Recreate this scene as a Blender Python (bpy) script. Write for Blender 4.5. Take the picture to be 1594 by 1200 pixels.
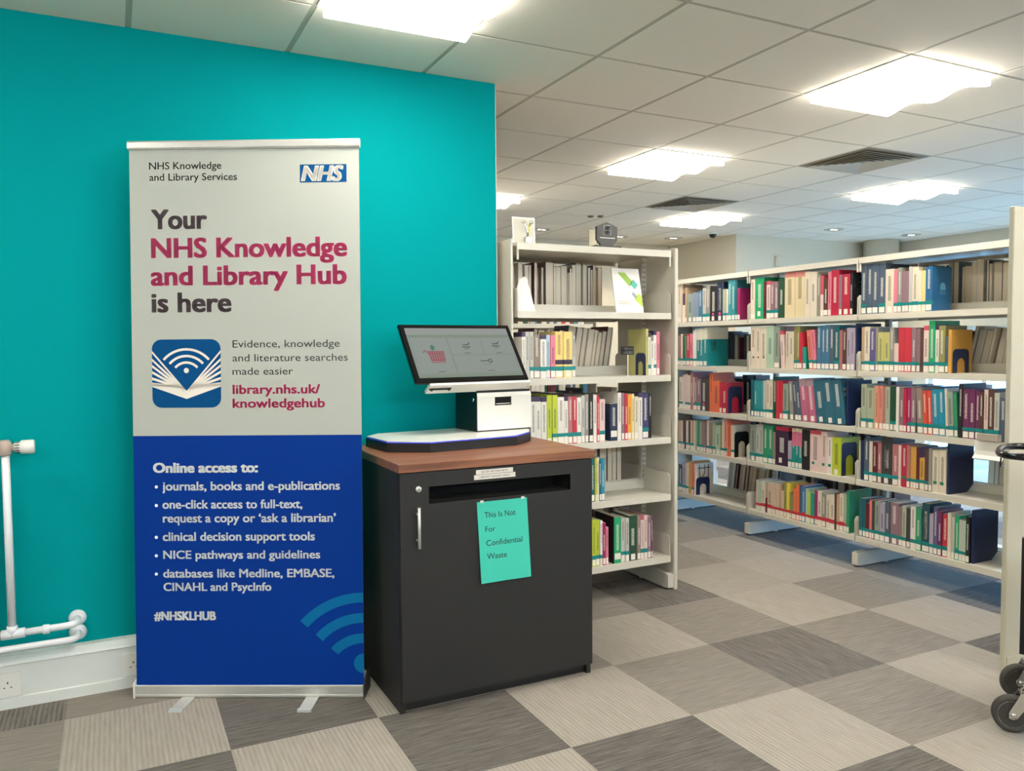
import bpy, math, random
from mathutils import Matrix, Vector
S = bpy.context.scene
for _o in list(bpy.data.objects):
    bpy.data.objects.remove(_o, do_unlink=True)
COL = S.collection
R = math.radians

# ------------------------------------------------------------------ camera
YAW, PITCH, ROLL, FPX, EYE = .4623, .0494, -.0081, 1245.0, 1.318
_f = Vector((math.sin(YAW) * math.cos(PITCH), math.cos(YAW) * math.cos(PITCH), -math.sin(PITCH)))
_r0 = Vector((math.cos(YAW), -math.sin(YAW), 0))
_u0 = _r0.cross(_f)
_r = _r0 * math.cos(ROLL) + _u0 * math.sin(ROLL)
_u = -_r0 * math.sin(ROLL) + _u0 * math.cos(ROLL)
cam_data = bpy.data.cameras.new('camera')
cam_data.sensor_fit = 'HORIZONTAL'
cam_data.sensor_width = 36.0
cam_data.lens = FPX / 1594 * 36.0
cam_data.clip_start = .05
cam = bpy.data.objects.new('camera', cam_data)
cam.matrix_world = Matrix(((_r.x, _u.x, -_f.x, 0), (_r.y, _u.y, -_f.y, 0), (_r.z, _u.z, -_f.z, EYE), (0, 0, 0, 1)))
COL.objects.link(cam)
S.camera = cam

# ------------------------------------------------------------------ view, sky, lamp strengths
S.view_settings.view_transform = 'Standard'
S.view_settings.look = 'None'
S.view_settings.gamma = 1.0
S.view_settings.use_curve_mapping = False
S.view_settings.exposure = 0.78
PANEL_LIGHT = 14.0       # radiance of the ceiling light panels
PANEL_TINT = (1.0, .94, .84)
DAYLIGHT = 22.0
world = bpy.data.worlds.new('daylight')
S.world = world
world.use_nodes = True
_bg = world.node_tree.nodes['Background']
_bg.inputs[0].default_value = (.72, .87, 1.0, 1)
_bg.inputs[1].default_value = DAYLIGHT
def daylight_portal(x, y, z, w, h, rot):
    """marks a window opening so that the sky outside is sampled through it"""
    l = bpy.data.lights.new('window_portal', 'AREA')
    l.shape = 'RECTANGLE'; l.size = w; l.size_y = h
    l.cycles.is_portal = True
    o = bpy.data.objects.new('window_portal', l)
    o.location = (x, y, z); o.rotation_euler = rot
    COL.objects.link(o)
daylight_portal(8.66, 3.8, .77, 5.4, 1.5, (math.pi / 2, 0, math.pi / 2))
daylight_portal(1.9, -2.96, 2.22, 8.8, .36, (math.pi / 2, 0, math.pi))

# ------------------------------------------------------------------ helpers
def lin(h):
    if not isinstance(h, str):
        return tuple(h) + (1,) if len(h) == 3 else tuple(h)
    c = [int(h[i:i + 2], 16) / 255 for i in (0, 2, 4)]
    return tuple(x / 12.92 if x <= .04045 else ((x + .055) / 1.055) ** 2.4 for x in c) + (1,)

def mat(name, col, rough=.5, metal=0.0, emit=None, spec=.5, noise=0.0, nscale=30, bump=0.0, coat=0.0):
    m = bpy.data.materials.new(name)
    m.use_nodes = True
    nt = m.node_tree
    b = nt.nodes['Principled BSDF']
    c = lin(col)
    b.inputs['Base Color'].default_value = c
    b.inputs['Roughness'].default_value = rough
    b.inputs['Metallic'].default_value = metal
    b.inputs['Specular IOR Level'].default_value = spec
    b.inputs['Coat Weight'].default_value = coat
    if emit:
        b.inputs['Emission Color'].default_value = lin(emit[0])
        b.inputs['Emission Strength'].default_value = emit[1]
    if noise or bump:
        tc = nt.nodes.new('ShaderNodeTexCoord')
        n = nt.nodes.new('ShaderNodeTexNoise')
        n.inputs['Scale'].default_value = nscale
        n.inputs['Detail'].default_value = 4
        nt.links.new(tc.outputs['Object'], n.inputs['Vector'])
        if noise:
            r = nt.nodes.new('ShaderNodeMapRange')
            r.inputs['To Min'].default_value = 1 - noise
            r.inputs['To Max'].default_value = 1 + noise
            nt.links.new(n.outputs['Fac'], r.inputs['Value'])
            mx = nt.nodes.new('ShaderNodeVectorMath')
            mx.operation = 'SCALE'
            mx.inputs[0].default_value = c[:3]
            nt.links.new(r.outputs[0], mx.inputs['Scale'])
            nt.links.new(mx.outputs[0], b.inputs['Base Color'])
        if bump:
            bp = nt.nodes.new('ShaderNodeBump')
            bp.inputs['Strength'].default_value = bump
            bp.inputs['Distance'].default_value = .002
            nt.links.new(n.outputs['Fac'], bp.inputs['Height'])
            nt.links.new(bp.outputs[0], b.inputs['Normal'])
    return m

class MB:
    """collects boxes, prisms, tubes and lathes into ONE mesh"""
    def __init__(self):
        self.v, self.f, self.m, self.s = [], [], [], []

    def add(self, vs, fs, mi=0, smooth=False, T=None):
        o = len(self.v)
        for p in vs:
            p = Vector(p)
            self.v.append(T @ p if T else p)
        for f in fs:
            self.f.append([i + o for i in f])
            self.m.append(mi)
            self.s.append(smooth)
        return self

    def box(self, x0, x1, y0, y1, z0, z1, mi=0, T=None):
        vs = [(x0, y0, z0), (x1, y0, z0), (x1, y1, z0), (x0, y1, z0), (x0, y0, z1), (x1, y0, z1), (x1, y1, z1), (x0, y1, z1)]
        return self.add(vs, [(3, 2, 1, 0), (4, 5, 6, 7), (0, 1, 5, 4), (1, 2, 6, 5), (2, 3, 7, 6), (3, 0, 4, 7)], mi, False, T)

    def bbox(self, x0, x1, y0, y1, z0, z1, b=.003, mi=0, T=None):
        """box with chamfered vertical and horizontal edges"""
        xs, ys = (x0, x0 + b, x1 - b, x1), (y0, y0 + b, y1 - b, y1)
        ring = [(xs[1], ys[0]), (xs[2], ys[0]), (xs[3], ys[1]), (xs[3], ys[2]), (xs[2], ys[3]), (xs[1], ys[3]), (xs[0], ys[2]), (xs[0], ys[1])]
        cx, cy = (x0 + x1) / 2, (y0 + y1) / 2
        def sh(p):
            return (cx + (p[0] - cx) * (1 - 2 * b / (x1 - x0)), cy + (p[1] - cy) * (1 - 2 * b / (y1 - y0)))
        inn = [sh(p) for p in ring]
        vs = [(*p, z0) for p in inn] + [(*p, z0 + b) for p in ring] + [(*p, z1 - b) for p in ring] + [(*p, z1) for p in inn]
        fs = [tuple(range(7, -1, -1)), tuple(range(24, 32))]
        for k in range(3):
            for i in range(8):
                j = (i + 1) % 8
                fs.append((k * 8 + i, k * 8 + j, k * 8 + 8 + j, k * 8 + 8 + i))
        return self.add(vs, fs, mi, False, T)

    def prism(self, poly, ax, a, b, mi=0, T=None, smooth=False):
        """poly: ccw 2-D outline extruded along axis ax from a to b"""
        def P(p, t):
            return {'x': (t, p[0], p[1]), 'y': (p[0], t, p[1]), 'z': (p[0], p[1], t)}[ax]
        n = len(poly)
        vs = [P(p, a) for p in poly] + [P(p, b) for p in poly]
        self.add(vs, [tuple(range(n - 1, -1, -1)), tuple(range(n, 2 * n))], mi, False, T)
        o = len(self.v) - 2 * n
        for i in range(n):
            j = (i + 1) % n
            self.f.append([o + i, o + j, o + n + j, o + n + i]); self.m.append(mi); self.s.append(smooth)
        return self

    def lathe(self, prof, mi=0, T=None, n=24):
        """prof: (radius, height) pairs turned about local z"""
        vs, fs = [], []
        for r, z in prof:
            for i in range(n):
                a = 2 * math.pi * i / n
                vs.append((r * math.cos(a), r * math.sin(a), z))
        for k in range(len(prof) - 1):
            for i in range(n):
                j = (i + 1) % n
                fs.append((k * n + i, k * n + j, k * n + n + j, k * n + n + i))
        if prof[0][0] > 0: fs.append(tuple(range(n - 1, -1, -1)))
        if prof[-1][0] > 0: fs.append(tuple(range((len(prof) - 1) * n, len(prof) * n)))
        self.add(vs, fs, mi, True, T)
        for k in range(len(fs)):
            if len(fs[k]) == n and n > 4: self.s[len(self.s) - len(fs) + k] = False
        return self

    def tube(self, pts, r, mi=0, n=12, closed=False):
        pts = [Vector(p) for p in pts]
        N = len(pts)
        vs, fs = [], []
        side = None
        for i, p in enumerate(pts):
            if closed:
                t = (pts[(i + 1) % N] - pts[i - 1]).normalized()
            else:
                t = (pts[min(i + 1, N - 1)] - pts[max(i - 1, 0)]).normalized()
            if side is None:
                side = t.cross(Vector((0, 0, 1)))
                if side.length < .1: side = t.cross(Vector((0, 1, 0)))
            side = (side - t * side.dot(t)).normalized()
            up = t.cross(side)
            for k in range(n):
                a = 2 * math.pi * k / n
                vs.append(p + side * (r * math.cos(a)) + up * (r * math.sin(a)))
        for i in range(N if closed else N - 1):
            for k in range(n):
                l = (k + 1) % n
                a, b = i * n, ((i + 1) % N) * n
                fs.append((a + k, b + k, b + l, a + l))
        if not closed:
            fs.append(tuple(range(n)))
            fs.append(tuple(range(N * n - 1, (N - 1) * n - 1, -1)))
        self.add(vs, fs, mi, True)
        if not closed: self.s[-2:] = [False, False]
        return self

    def build(self, name, mats, parent=None):
        me = bpy.data.meshes.new(name)
        me.from_pydata([tuple(p) for p in self.v], [], self.f)
        mats = mats if isinstance(mats, (list, tuple)) else [mats]
        for m in mats: me.materials.append(m)
        me.polygons.foreach_set('material_index', self.m)
        me.polygons.foreach_set('use_smooth', self.s)
        me.update()
        o = bpy.data.objects.new(name, me)
        COL.objects.link(o)
        if parent: o.parent = parent
        return o

def tag(o, label, cat, group=None, kind=None):
    o['label'] = label
    o['category'] = cat
    if group: o['group'] = group
    if kind: o['kind'] = kind
    return o

def thing(name, label, cat, loc=(0, 0, 0), rz=0.0, group=None):
    o = bpy.data.objects.new(name, None)
    o.empty_display_size = .05
    o.location = loc
    o.rotation_euler = (0, 0, rz)
    COL.objects.link(o)
    return tag(o, label, cat, group)

def struct(o, label, cat):
    return tag(o, label, cat, None, 'structure')

def axis_to(d):
    """rotation taking local z to direction d"""
    return Vector((0, 0, 1)).rotation_difference(Vector(d).normalized()).to_matrix().to_4x4()

_glyphs = {}
def glyphs(s, bold=0):
    """triangulated outlines of a line of lettering, left edge at 0, baseline at 0, capitals 1 high"""
    if (s, bold) in _glyphs: return _glyphs[(s, bold)]
    def raw(t):
        c = bpy.data.curves.new('lettering', 'FONT')
        c.body = t; c.size = 1; c.resolution_u = 3
        o = bpy.data.objects.new('lettering', c)
        COL.objects.link(o)
        dg = bpy.context.evaluated_depsgraph_get()
        dg.update()
        me = bpy.data.meshes.new_from_object(o.evaluated_get(dg))
        vs = [(v.co.x, v.co.y) for v in me.vertices]
        fs = [tuple(p.vertices) for p in me.polygons]
        bpy.data.objects.remove(o); bpy.data.curves.remove(c); bpy.data.meshes.remove(me)
        return vs, fs
    if ('cap', bold) not in _glyphs:
        hv = raw('H')[0]
        _glyphs[('cap', bold)] = (max(v[1] for v in hv), min(v[1] for v in hv))
    hi, lo = _glyphs[('cap', bold)]
    vs, fs = raw(s)
    x0, x1 = min(v[0] for v in vs), max(v[0] for v in vs)
    k = 1 / (hi - lo)
    _glyphs[(s, bold)] = ([((x - x0) * k, (y - lo) * k) for x, y in vs], fs, (x1 - x0) * k)
    return _glyphs[(s, bold)]

def put_text(mb, s, T, x, y, width, cap, bold=.0, mi=0, shear=0.0):
    """lettering laid on the local xy plane of T; width None keeps the natural width"""
    vs, fs, w = glyphs(s)
    kx = cap if width is None else width / w
    k = bold * cap
    shifts = [(0, 0)] if not bold else [(a * k, b * k * .5) for a in (-1, 0, 1) for b in (-1, 1)]
    for sx_, sy_ in shifts:
        q = (width - 2 * k) / width if width else 1
        mb.add([(x + k + sx_ + vx * kx * q + vy * cap * shear, y + sy_ + vy * cap, 0) for vx, vy in vs], fs, mi, False, T)

def facing(origin, xdir, ydir):
    """matrix whose local x, y lie along xdir, ydir at origin"""
    x, y = Vector(xdir).normalized(), Vector(ydir).normalized()
    z = x.cross(y)
    return Matrix(((x.x, y.x, z.x, origin[0]), (x.y, y.y, z.y, origin[1]), (x.z, y.z, z.z, origin[2]), (0, 0, 0, 1)))

def arc(cx, cy, r, a0, a1, n=10):
    return [(cx + r * math.cos(R(a0 + (a1 - a0) * i / n)), cy + r * math.sin(R(a0 + (a1 - a0) * i / n))) for i in range(n + 1)]

def rrect(x0, y0, x1, y1, r, n=5):
    return arc(x1 - r, y0 + r, r, -90, 0, n) + arc(x1 - r, y1 - r, r, 0, 90, n) + arc(x0 + r, y1 - r, r, 90, 180, n) + arc(x0 + r, y0 + r, r, 180, 270, n)

def flat(mb, poly, T, z=0.0, mi=0):
    mb.add([(p[0], p[1], z) for p in poly], [tuple(range(len(poly)))], mi, False, T)

def band(mb, outer, inner, T, z=0.0, mi=0):
    n = len(outer)
    mb.add([(*p, z) for p in outer] + [(*p, z) for p in inner], [(i, i + 1, n + i + 1, n + i) for i in range(n - 1)], mi, False, T)

# ------------------------------------------------------------------ materials
M = {}
M['teal'] = mat('teal_wall_paint', '009092', .8, spec=.04, bump=.15, nscale=220)
M['wall'] = mat('cream_wall_paint', 'd2cbb8', .7, bump=.1, nscale=150)
M['tile'] = mat('ceiling_tile', 'efe8db', .9, noise=.04, nscale=120)
M['bar'] = mat('ceiling_bar', 'bdb8aa', .6)
M['white'] = mat('white_plastic', 'dcdcd6', .35)
M['pvc'] = mat('white_trunking', 'd4d8d4', .4)
M['pipe'] = mat('white_pipe_paint', 'd9dce0', .3)
M['copper'] = mat('aged_copper', 'b3a196', .45, .1)
M['steelw'] = mat('cream_steel_paint', 'cfcabc', .38)
M['slot'] = mat('dark_slot', '2c2a26', .8)
M['alu'] = mat('brushed_aluminium', 'd0d0cc', .38, .55, noise=.05, nscale=60)
M['chrome'] = mat('polished_steel', 'd0d0cc', .18, 1.0)
M['black'] = mat('black_plastic', '141416', .35)
M['satin'] = mat('black_gloss', '0c0c0e', .15)
M['rubber'] = mat('grey_rubber', '38352f', .6)
M['wheelgrey'] = mat('grey_wheel', 'b9bebe', .45)
M['cab'] = mat('charcoal_laminate', '2b2a29', .55, spec=.3, noise=.06, nscale=300)
M['dark'] = mat('dark_inside', '050505', .9)
M['kwhite'] = mat('kiosk_white', 'e4e2da', .3)
M['led'] = mat('blue_led', '2a30c0', .4, emit=('3040ff', .12))
M['navysteel'] = mat('navy_steel', '1d2a52', .4)
M['paper'] = mat('page_edges', 'eadfcb', .8, noise=.07, nscale=160)
M['labelw'] = mat('label_paper', 'e6dfd4', .6)
M['tealband'] = mat('teal_tape', '0b8282', .4)
M['redband'] = mat('red_tape', 'c4323e', .4)
M['green'] = mat('green_sticker', '157a58', .5)
M['pinkdot'] = mat('pink_sticker', 'e2447a', .5)
M['ink'] = mat('dark_ink', '24282a', .6)
M['lightink'] = mat('pale_ink', 'e8e6e0', .6)
M['beigepanel'] = mat('beige_panel', 'c4bda8', .5)
M['glow_edge'] = mat('lamp_diffuser_edge', 'ffffff', .5, emit=(PANEL_TINT, 8.0))
M['glow'] = mat('lamp_diffuser', 'ffffff', .5, emit=(PANEL_TINT, PANEL_LIGHT))
M['spot'] = mat('spot_lamp', 'ffffff', .5, emit=((1.0, .86, .66), 3.0))

def wood():
    m = mat('walnut_laminate', '8a5940', .38)
    nt = m.node_tree; b = nt.nodes['Principled BSDF']
    tc = nt.nodes.new('ShaderNodeTexCoord'); mp = nt.nodes.new('ShaderNodeMapping')
    mp.inputs['Scale'].default_value = (1.2, 26, 26)
    n = nt.nodes.new('ShaderNodeTexNoise'); n.inputs['Scale'].default_value = 2.2; n.inputs['Detail'].default_value = 6
    r = nt.nodes.new('ShaderNodeValToRGB')
    r.color_ramp.elements[0].position = .3; r.color_ramp.elements[0].color = lin('6d4230')
    r.color_ramp.elements[1].position = .72; r.color_ramp.elements[1].color = lin('a06a4c')
    nt.links.new(tc.outputs['Object'], mp.inputs['Vector']); nt.links.new(mp.outputs[0], n.inputs['Vector'])
    nt.links.new(n.outputs['Fac'], r.inputs['Fac']); nt.links.new(r.outputs[0], b.inputs['Base Color'])
    return m
M['wood'] = wood()

def carpet(name, c0, c1, along, contrast):
    """ribbed carpet tile: streaks run along x or y"""
    m = mat(name, c0, .95, spec=.1)
    nt = m.node_tree; b = nt.nodes['Principled BSDF']
    tc = nt.nodes.new('ShaderNodeTexCoord'); mp = nt.nodes.new('ShaderNodeMapping')
    mp.inputs['Scale'].default_value = (7, 85, 1) if along == 'x' else (85, 7, 1)
    n = nt.nodes.new('ShaderNodeTexNoise'); n.inputs['Scale'].default_value = 1.0; n.inputs['Detail'].default_value = 3; n.inputs['Roughness'].default_value = .7
    fine = nt.nodes.new('ShaderNodeTexNoise'); fine.inputs['Scale'].default_value = 260; fine.inputs['Detail'].default_value = 2
    w = nt.nodes.new('ShaderNodeTexWave'); w.wave_type = 'BANDS'; w.bands_direction = 'Y' if along == 'x' else 'X'
    w.inputs['Scale'].default_value = 20.0; w.inputs['Distortion'].default_value = .6
    nt.links.new(tc.outputs['Object'], mp.inputs['Vector']); nt.links.new(mp.outputs[0], n.inputs['Vector'])
    nt.links.new(tc.outputs['Object'], fine.inputs['Vector']); nt.links.new(tc.outputs['Object'], w.inputs['Vector'])
    def mth(op, a, k, c=None):
        q = nt.nodes.new('ShaderNodeMath'); q.operation = op
        nt.links.new(a, q.inputs[0])
        if c is not None: nt.links.new(c, q.inputs[1])
        else: q.inputs[1].default_value = k
        return q.outputs[0]
    s = mth('ADD', mth('MULTIPLY', n.outputs['Fac'], contrast), 0, mth('MULTIPLY', fine.outputs['Fac'], .35))
    s = mth('ADD', s, 0, mth('MULTIPLY', w.outputs['Fac'], .22 if along == 'y' else .07))
    r = nt.nodes.new('ShaderNodeValToRGB')
    r.color_ramp.elements[0].position = .35; r.color_ramp.elements[0].color = lin(c1)
    r.color_ramp.elements[1].position = .95; r.color_ramp.elements[1].color = lin(c0)
    nt.links.new(s, r.inputs['Fac']); nt.links.new(r.outputs[0], b.inputs['Base Color'])
    bp = nt.nodes.new('ShaderNodeBump'); bp.inputs['Strength'].default_value = .5; bp.inputs['Distance'].default_value = .003
    nt.links.new(s, bp.inputs['Height']); nt.links.new(bp.outputs[0], b.inputs['Normal'])
    return m
CARPET = []
for a in 'xy':
    CARPET += [carpet('carpet_light_' + a, 'aba398', '8a8279', a, .7), carpet('carpet_mid_' + a, '979085', '6f6963', a, .8), carpet('carpet_dark_' + a, '7c7670', '43403c', a, .9)]

# ------------------------------------------------------------------ the room
CEIL = 2.5495
XL, XR, YB, YF, TW = -2.9, 8.7, -3.0, 8.15, 3.455
FX, FY = 2.309, 3.212
TONES = {(-6, -1): 1, (-5, -1): 0, (-4, -1): 2, (-3, -1): 0, (-2, -1): 1, (-1, -1): 0, (0, -1): 1, (1, -1): 0, (2, -1): 1, (3, -1): 1, (4, -1): 2,
         (-5, -2): 2, (-4, -2): 0, (-3, -2): 2, (-2, -2): 0, (-1, -2): 1, (0, -2): 2, (1, -2): 1, (2, -2): 0, (3, -2): 2,
         (-3, -3): 0, (-2, -3): 2, (-1, -3): 0, (0, -3): 1, (1, -3): 0, (2, -3): 2, (-1, -4): 2, (0, -4): 0,
         (-6, 0): 2, (-5, 0): 1, (0, 0): 2, (-1, 0): 1, (1, 0): 0, (2, 0): 0, (3, 0): 1, (4, 0): 1, (1, 1): 1, (2, 1): 0, (3, 1): 2, (4, 1): 2,
         (2, 2): 1, (3, 2): 1, (4, 2): 2, (2, 3): 2, (3, 3): 1}
rng = random.Random(7)
fl = MB()
for i in range(-11, 14):
    for j in range(-13, 10):
        x0, x1 = max(FX + .5 * i, XL), min(FX + .5 * i + .5, XR)
        y0, y1 = max(FY + .5 * j, YB), min(FY + .5 * j + .5, YF)
        if x1 <= x0 or y1 <= y0: continue
        t = TONES.get((i, j))
        if t is None: t = rng.choice((0, 0, 1, 1, 2))
        k = (3 if (i + j) % 2 == 0 else 0) + t
        fl.add([(x0, y0, 0), (x1, y0, 0), (x1, y1, 0), (x0, y1, 0)], [(0, 1, 2, 3)], k)
fl.box(XL - .2, XR + .2, YB - .2, YF + .2, -.1, -.002, 1)
struct(fl.build('floor', CARPET), 'grey and beige checkered carpet tile floor', 'floor')

GX, GY = 1.8885, 2.349
LIGHT_CELLS = [(-2, 0), (2, 0), (2, 3), (1, 6), (5, 6), (6, 3), (6, 0), (-6, 0), (-6, -3), (-2, -3), (2, -3), (6, -3), (-2, -6), (2, -6), (6, -6)]  # includes unseen lamps out of frame, added to light the room
VENT_CELLS = [(4, 2), (4, 5)]
ce = MB()
for i in range(-9, 13):
    for j in range(-10, 11):
        if (i, j) in LIGHT_CELLS: continue
        x0, x1 = max(GX + .6 * i, XL) + .006, min(GX + .6 * i + .6, XR) - .006
        y0, y1 = max(GY + .6 * j, YB) + .006, min(GY + .6 * j + .6, YF) - .006
        if x1 - x0 < .02 or y1 - y0 < .02: continue
        ce.box(x0 + .005, x1 - .005, y0 + .003, y1 - .003, CEIL, CEIL + .015, 0)
for i in range(-8, 13):
    x = GX + .6 * i
    if XL < x < XR: ce.box(x - .012, x + .012, YB, YF, CEIL + .002, CEIL + .03, 1)
for j in range(-9, 11):
    y = GY + .6 * j
    if YB < y < YF: ce.box(XL, XR, y - .008, y + .008, CEIL + .0025, CEIL + .029, 1)
ce.box(XL - .2, XR + .2, YB - .2, YF + .2, CEIL + .08, CEIL + .2, 0)
struct(ce.build('ceiling', [M['tile'], M['bar']]), 'suspended ceiling of square off-white tiles', 'ceiling')

w = MB().box(XL, 1.645, TW, TW + .145, 0, CEIL + .03, 0)
w.box(1.645, 1.648, TW, TW + .145, 0, CEIL + .03, 1)
struct(w.build('wall_front', [M['teal'], M['wall']]), 'bright teal painted wall behind the banner', 'wall')
struct(MB().box(XL - .15, XL, YB, YF, 0, CEIL + .08).build('wall_left', M['wall']), 'cream wall out to the left', 'wall')
FILL_WIN = [(-2.4, .2), (.6, 3.2), (3.6, 6.2)]  # unseen windows added behind the viewer as frontal fill light
wr = MB().box(XL, XR, YB - .15, YB, 0, 2.08).box(XL, XR, YB - .15, YB, 2.38, CEIL + .08)
xs_ = [XL] + [q for p in FILL_WIN for q in p] + [XR]
for k in range(0, len(xs_), 2): wr.box(xs_[k], xs_[k + 1], YB - .15, YB, 2.08, 2.38)
struct(wr.build('wall_rear', M['wall']), 'cream wall behind the viewer', 'wall')
struct(MB().box(XL, 6.3, YF, YF + .15, 0, CEIL + .08).build('wall_far', M['wall']), 'cream far wall beyond the narrow bookcase', 'wall')
struct(MB().box(6.3, XR, 6.97, YF + .15, 0, CEIL + .08).build('wall_alcove', M['wall']), 'pale wall block with an outer corner above the long bookcase', 'wall')
# window wall
WIN = [(1.2, 2.9), (3.1, 4.8), (5.0, 6.35)]
WZ0, WZ1 = .04, 1.5
ww = MB()
ww.box(XR, XR + .2, YB, YF, 0, WZ0).box(XR, XR + .2, YB, YF, WZ1, CEIL + .08)
ys = [YB] + [q for p in WIN for q in p] + [YF]
for k in range(0, len(ys), 2): ww.box(XR, XR + .2, ys[k], ys[k + 1], WZ0, WZ1)
struct(ww.build('wall_right', M['wall']), 'cream wall with tall windows beyond the long bookcase', 'wall')
def window_glass(name, tint=None):
    glass = bpy.data.materials.new(name); glass.use_nodes = True
    nt = glass.node_tree; nt.nodes.clear()
    o_ = nt.nodes.new('ShaderNodeOutputMaterial'); tr = nt.nodes.new('ShaderNodeBsdfTransparent'); gl = nt.nodes.new('ShaderNodeBsdfGlossy'); mx = nt.nodes.new('ShaderNodeMixShader')
    tr.inputs[0].default_value = (1, 1, 1, 1) if tint is None else tint; gl.inputs['Roughness'].default_value = .02; mx.inputs[0].default_value = .08
    nt.links.new(tr.outputs[0], mx.inputs[1]); nt.links.new(gl.outputs[0], mx.inputs[2]); nt.links.new(mx.outputs[0], o_.inputs[0])
    return glass
blue_glass = window_glass('tinted_window_glass', (.55, .79, 1, 1))  # blue tint put into the glass to turn this daylight bluer
glass = window_glass('clear_window_glass')
for n_, (a, b_) in enumerate(WIN):
    fr = MB()
    for y0, y1, z0, z1 in ((a, a + .05, WZ0, WZ1), (b_ - .05, b_, WZ0, WZ1), (a + .05, b_ - .05, WZ0, WZ0 + .05), (a + .05, b_ - .05, WZ1 - .05, WZ1), ((a + b_) / 2 - .025, (a + b_) / 2 + .025, WZ0 + .05, WZ1 - .05)):
        fr.box(XR + .06, XR + .12, y0, y1, z0, z1)
    f = struct(fr.build('window_%d' % (n_ + 1), M['pvc']), 'tall white framed window number %d along the right wall' % (n_ + 1), 'window')
    MB().box(XR + .085, XR + .09, a + .05, b_ - .05, WZ0 + .05, WZ1 - .05).build('pane', blue_glass, f)
for n_, (a, b_) in enumerate(FILL_WIN):
    fr = MB()
    for x0, x1, z0, z1 in ((a, a + .05, 2.08, 2.38), (b_ - .05, b_, 2.08, 2.38), (a + .05, b_ - .05, 2.08, 2.11), (a + .05, b_ - .05, 2.35, 2.38), ((a + b_) / 2 - .025, (a + b_) / 2 + .025, 2.11, 2.35)):
        fr.box(x0, x1, YB - .1, YB - .04, z0, z1)
    f = struct(fr.build('window_%d' % (n_ + 4), M['pvc']), 'added white framed fill light window number %d in the wall behind the viewer' % (n_ + 1), 'window')
    MB().box(a + .05, b_ - .05, YB - .075, YB - .07, 2.11, 2.35).build('pane', glass, f)
pl = MB().lathe([(.2, 0), (.2, CEIL)], 0, Matrix.Translation((8.35, 6.72, 0)), 28)
g_ = MB().box(XR + .3, 40, -25, 30, -.4, -.3).box(-25, 40, -40, YB - .3, -.4, -.3)  # unseen ground added to stop sky light entering from below
struct(g_.build('ground', mat('outdoor_ground', '6c6a64', .9)), 'unseen grey ground added outside the windows to block light from below', 'ground')
struct(pl.build('pillar', M['wall']), 'round cream pillar near the far windows', 'pillar')

# white dado trunking along the foot of the teal wall
prof = [(TW, 0), (3.402, 0), (3.402, .04), (3.407, .043), (3.407, .16), (3.402, .163), (3.405, .172), (3.425, .19), (TW, .192)]
bs = MB().prism(prof[::-1], 'x', XL, .89)
struct(bs.build('baseboard_front', M['pvc']), 'white cable trunking along the foot of the teal wall', 'baseboard')

def socket(x, label):
    t = thing('power_socket', label, 'socket', (x, 3.407, .05))
    p = MB().prism(rrect(0, 0, .146, .086, .006), 'y', -.009, -.0003)
    p.build('faceplate', M['white'], t)
    for cx in (.04, .106):
        pin = MB()
        pin.box(cx - .002, cx + .002, -.0094, -.009, .046, .054)
        pin.box(cx - .014, cx - .008, -.0094, -.009, .031, .0345).box(cx + .008, cx + .014, -.0094, -.009, .031, .0345)
        pin.build('pin_holes', M['slot'], t)
    for cx in (.055, .091):
        MB().bbox(cx - .006, cx + .006, -.013, -.009, .062, .079, .001).build('rocker_switch', M['white'], t)
socket(-.486, 'white double power socket on the trunking below the white pipes')
socket(-.003, 'white double power socket on the trunking half hidden by the banner')

# ------------------------------------------------------------------ ceiling fittings
def ceiling_light(i, j, label):
    x0, y0 = GX + .6 * i, GY + .6 * j
    t = thing('ceiling_light', label, 'light', (x0 + .3, y0 + .3, CEIL), 0, 'square ceiling light panels')
    f = MB()
    for a in (-.295, .279):
        f.box(a, a + .016, -.295, .295, -.004, .03).box(-.279, .279, a, a + .016, -.004, .03)
    f.box(-.295, .295, -.295, .295, .03, .034)
    f.build('frame', M['white'], t)
    n, d = 24, MB()
    pr = [(-.276 + .552 * k / n, -.034 - .014 * math.cos(2 * math.pi * 2.0 * k / n)) for k in range(n + 1)]
    poly = pr + [(.276, .004), (-.276, .004)]
    d.prism(poly, 'x', -.276, .276)
    d.m = [1, 1] + [0 if k < n else 1 for k in range(len(poly))]
    d.build('diffuser', [M['glow'], M['glow_edge']], t)
NAMES = {(-2, 0): 'glowing square ceiling light close to the teal wall above the banner', (2, 0): 'largest glowing ceiling light panel over the open carpet',
         (2, 3): 'glowing ceiling light panel between the bookcases, left of the louvred vent', (1, 6): 'glowing ceiling light mostly hidden behind the end of the teal wall',
         (5, 6): 'smallest glowing ceiling light panel, just below the farther louvred vent', (6, 3): 'glowing ceiling light panel above the long bookcase, right of the nearer vent'}
for q in LIGHT_CELLS:
    ceiling_light(q[0], q[1], NAMES.get(q, 'added square ceiling light out of view, column %d row %d' % (q[0] + 7, q[1] + 7)))

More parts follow.
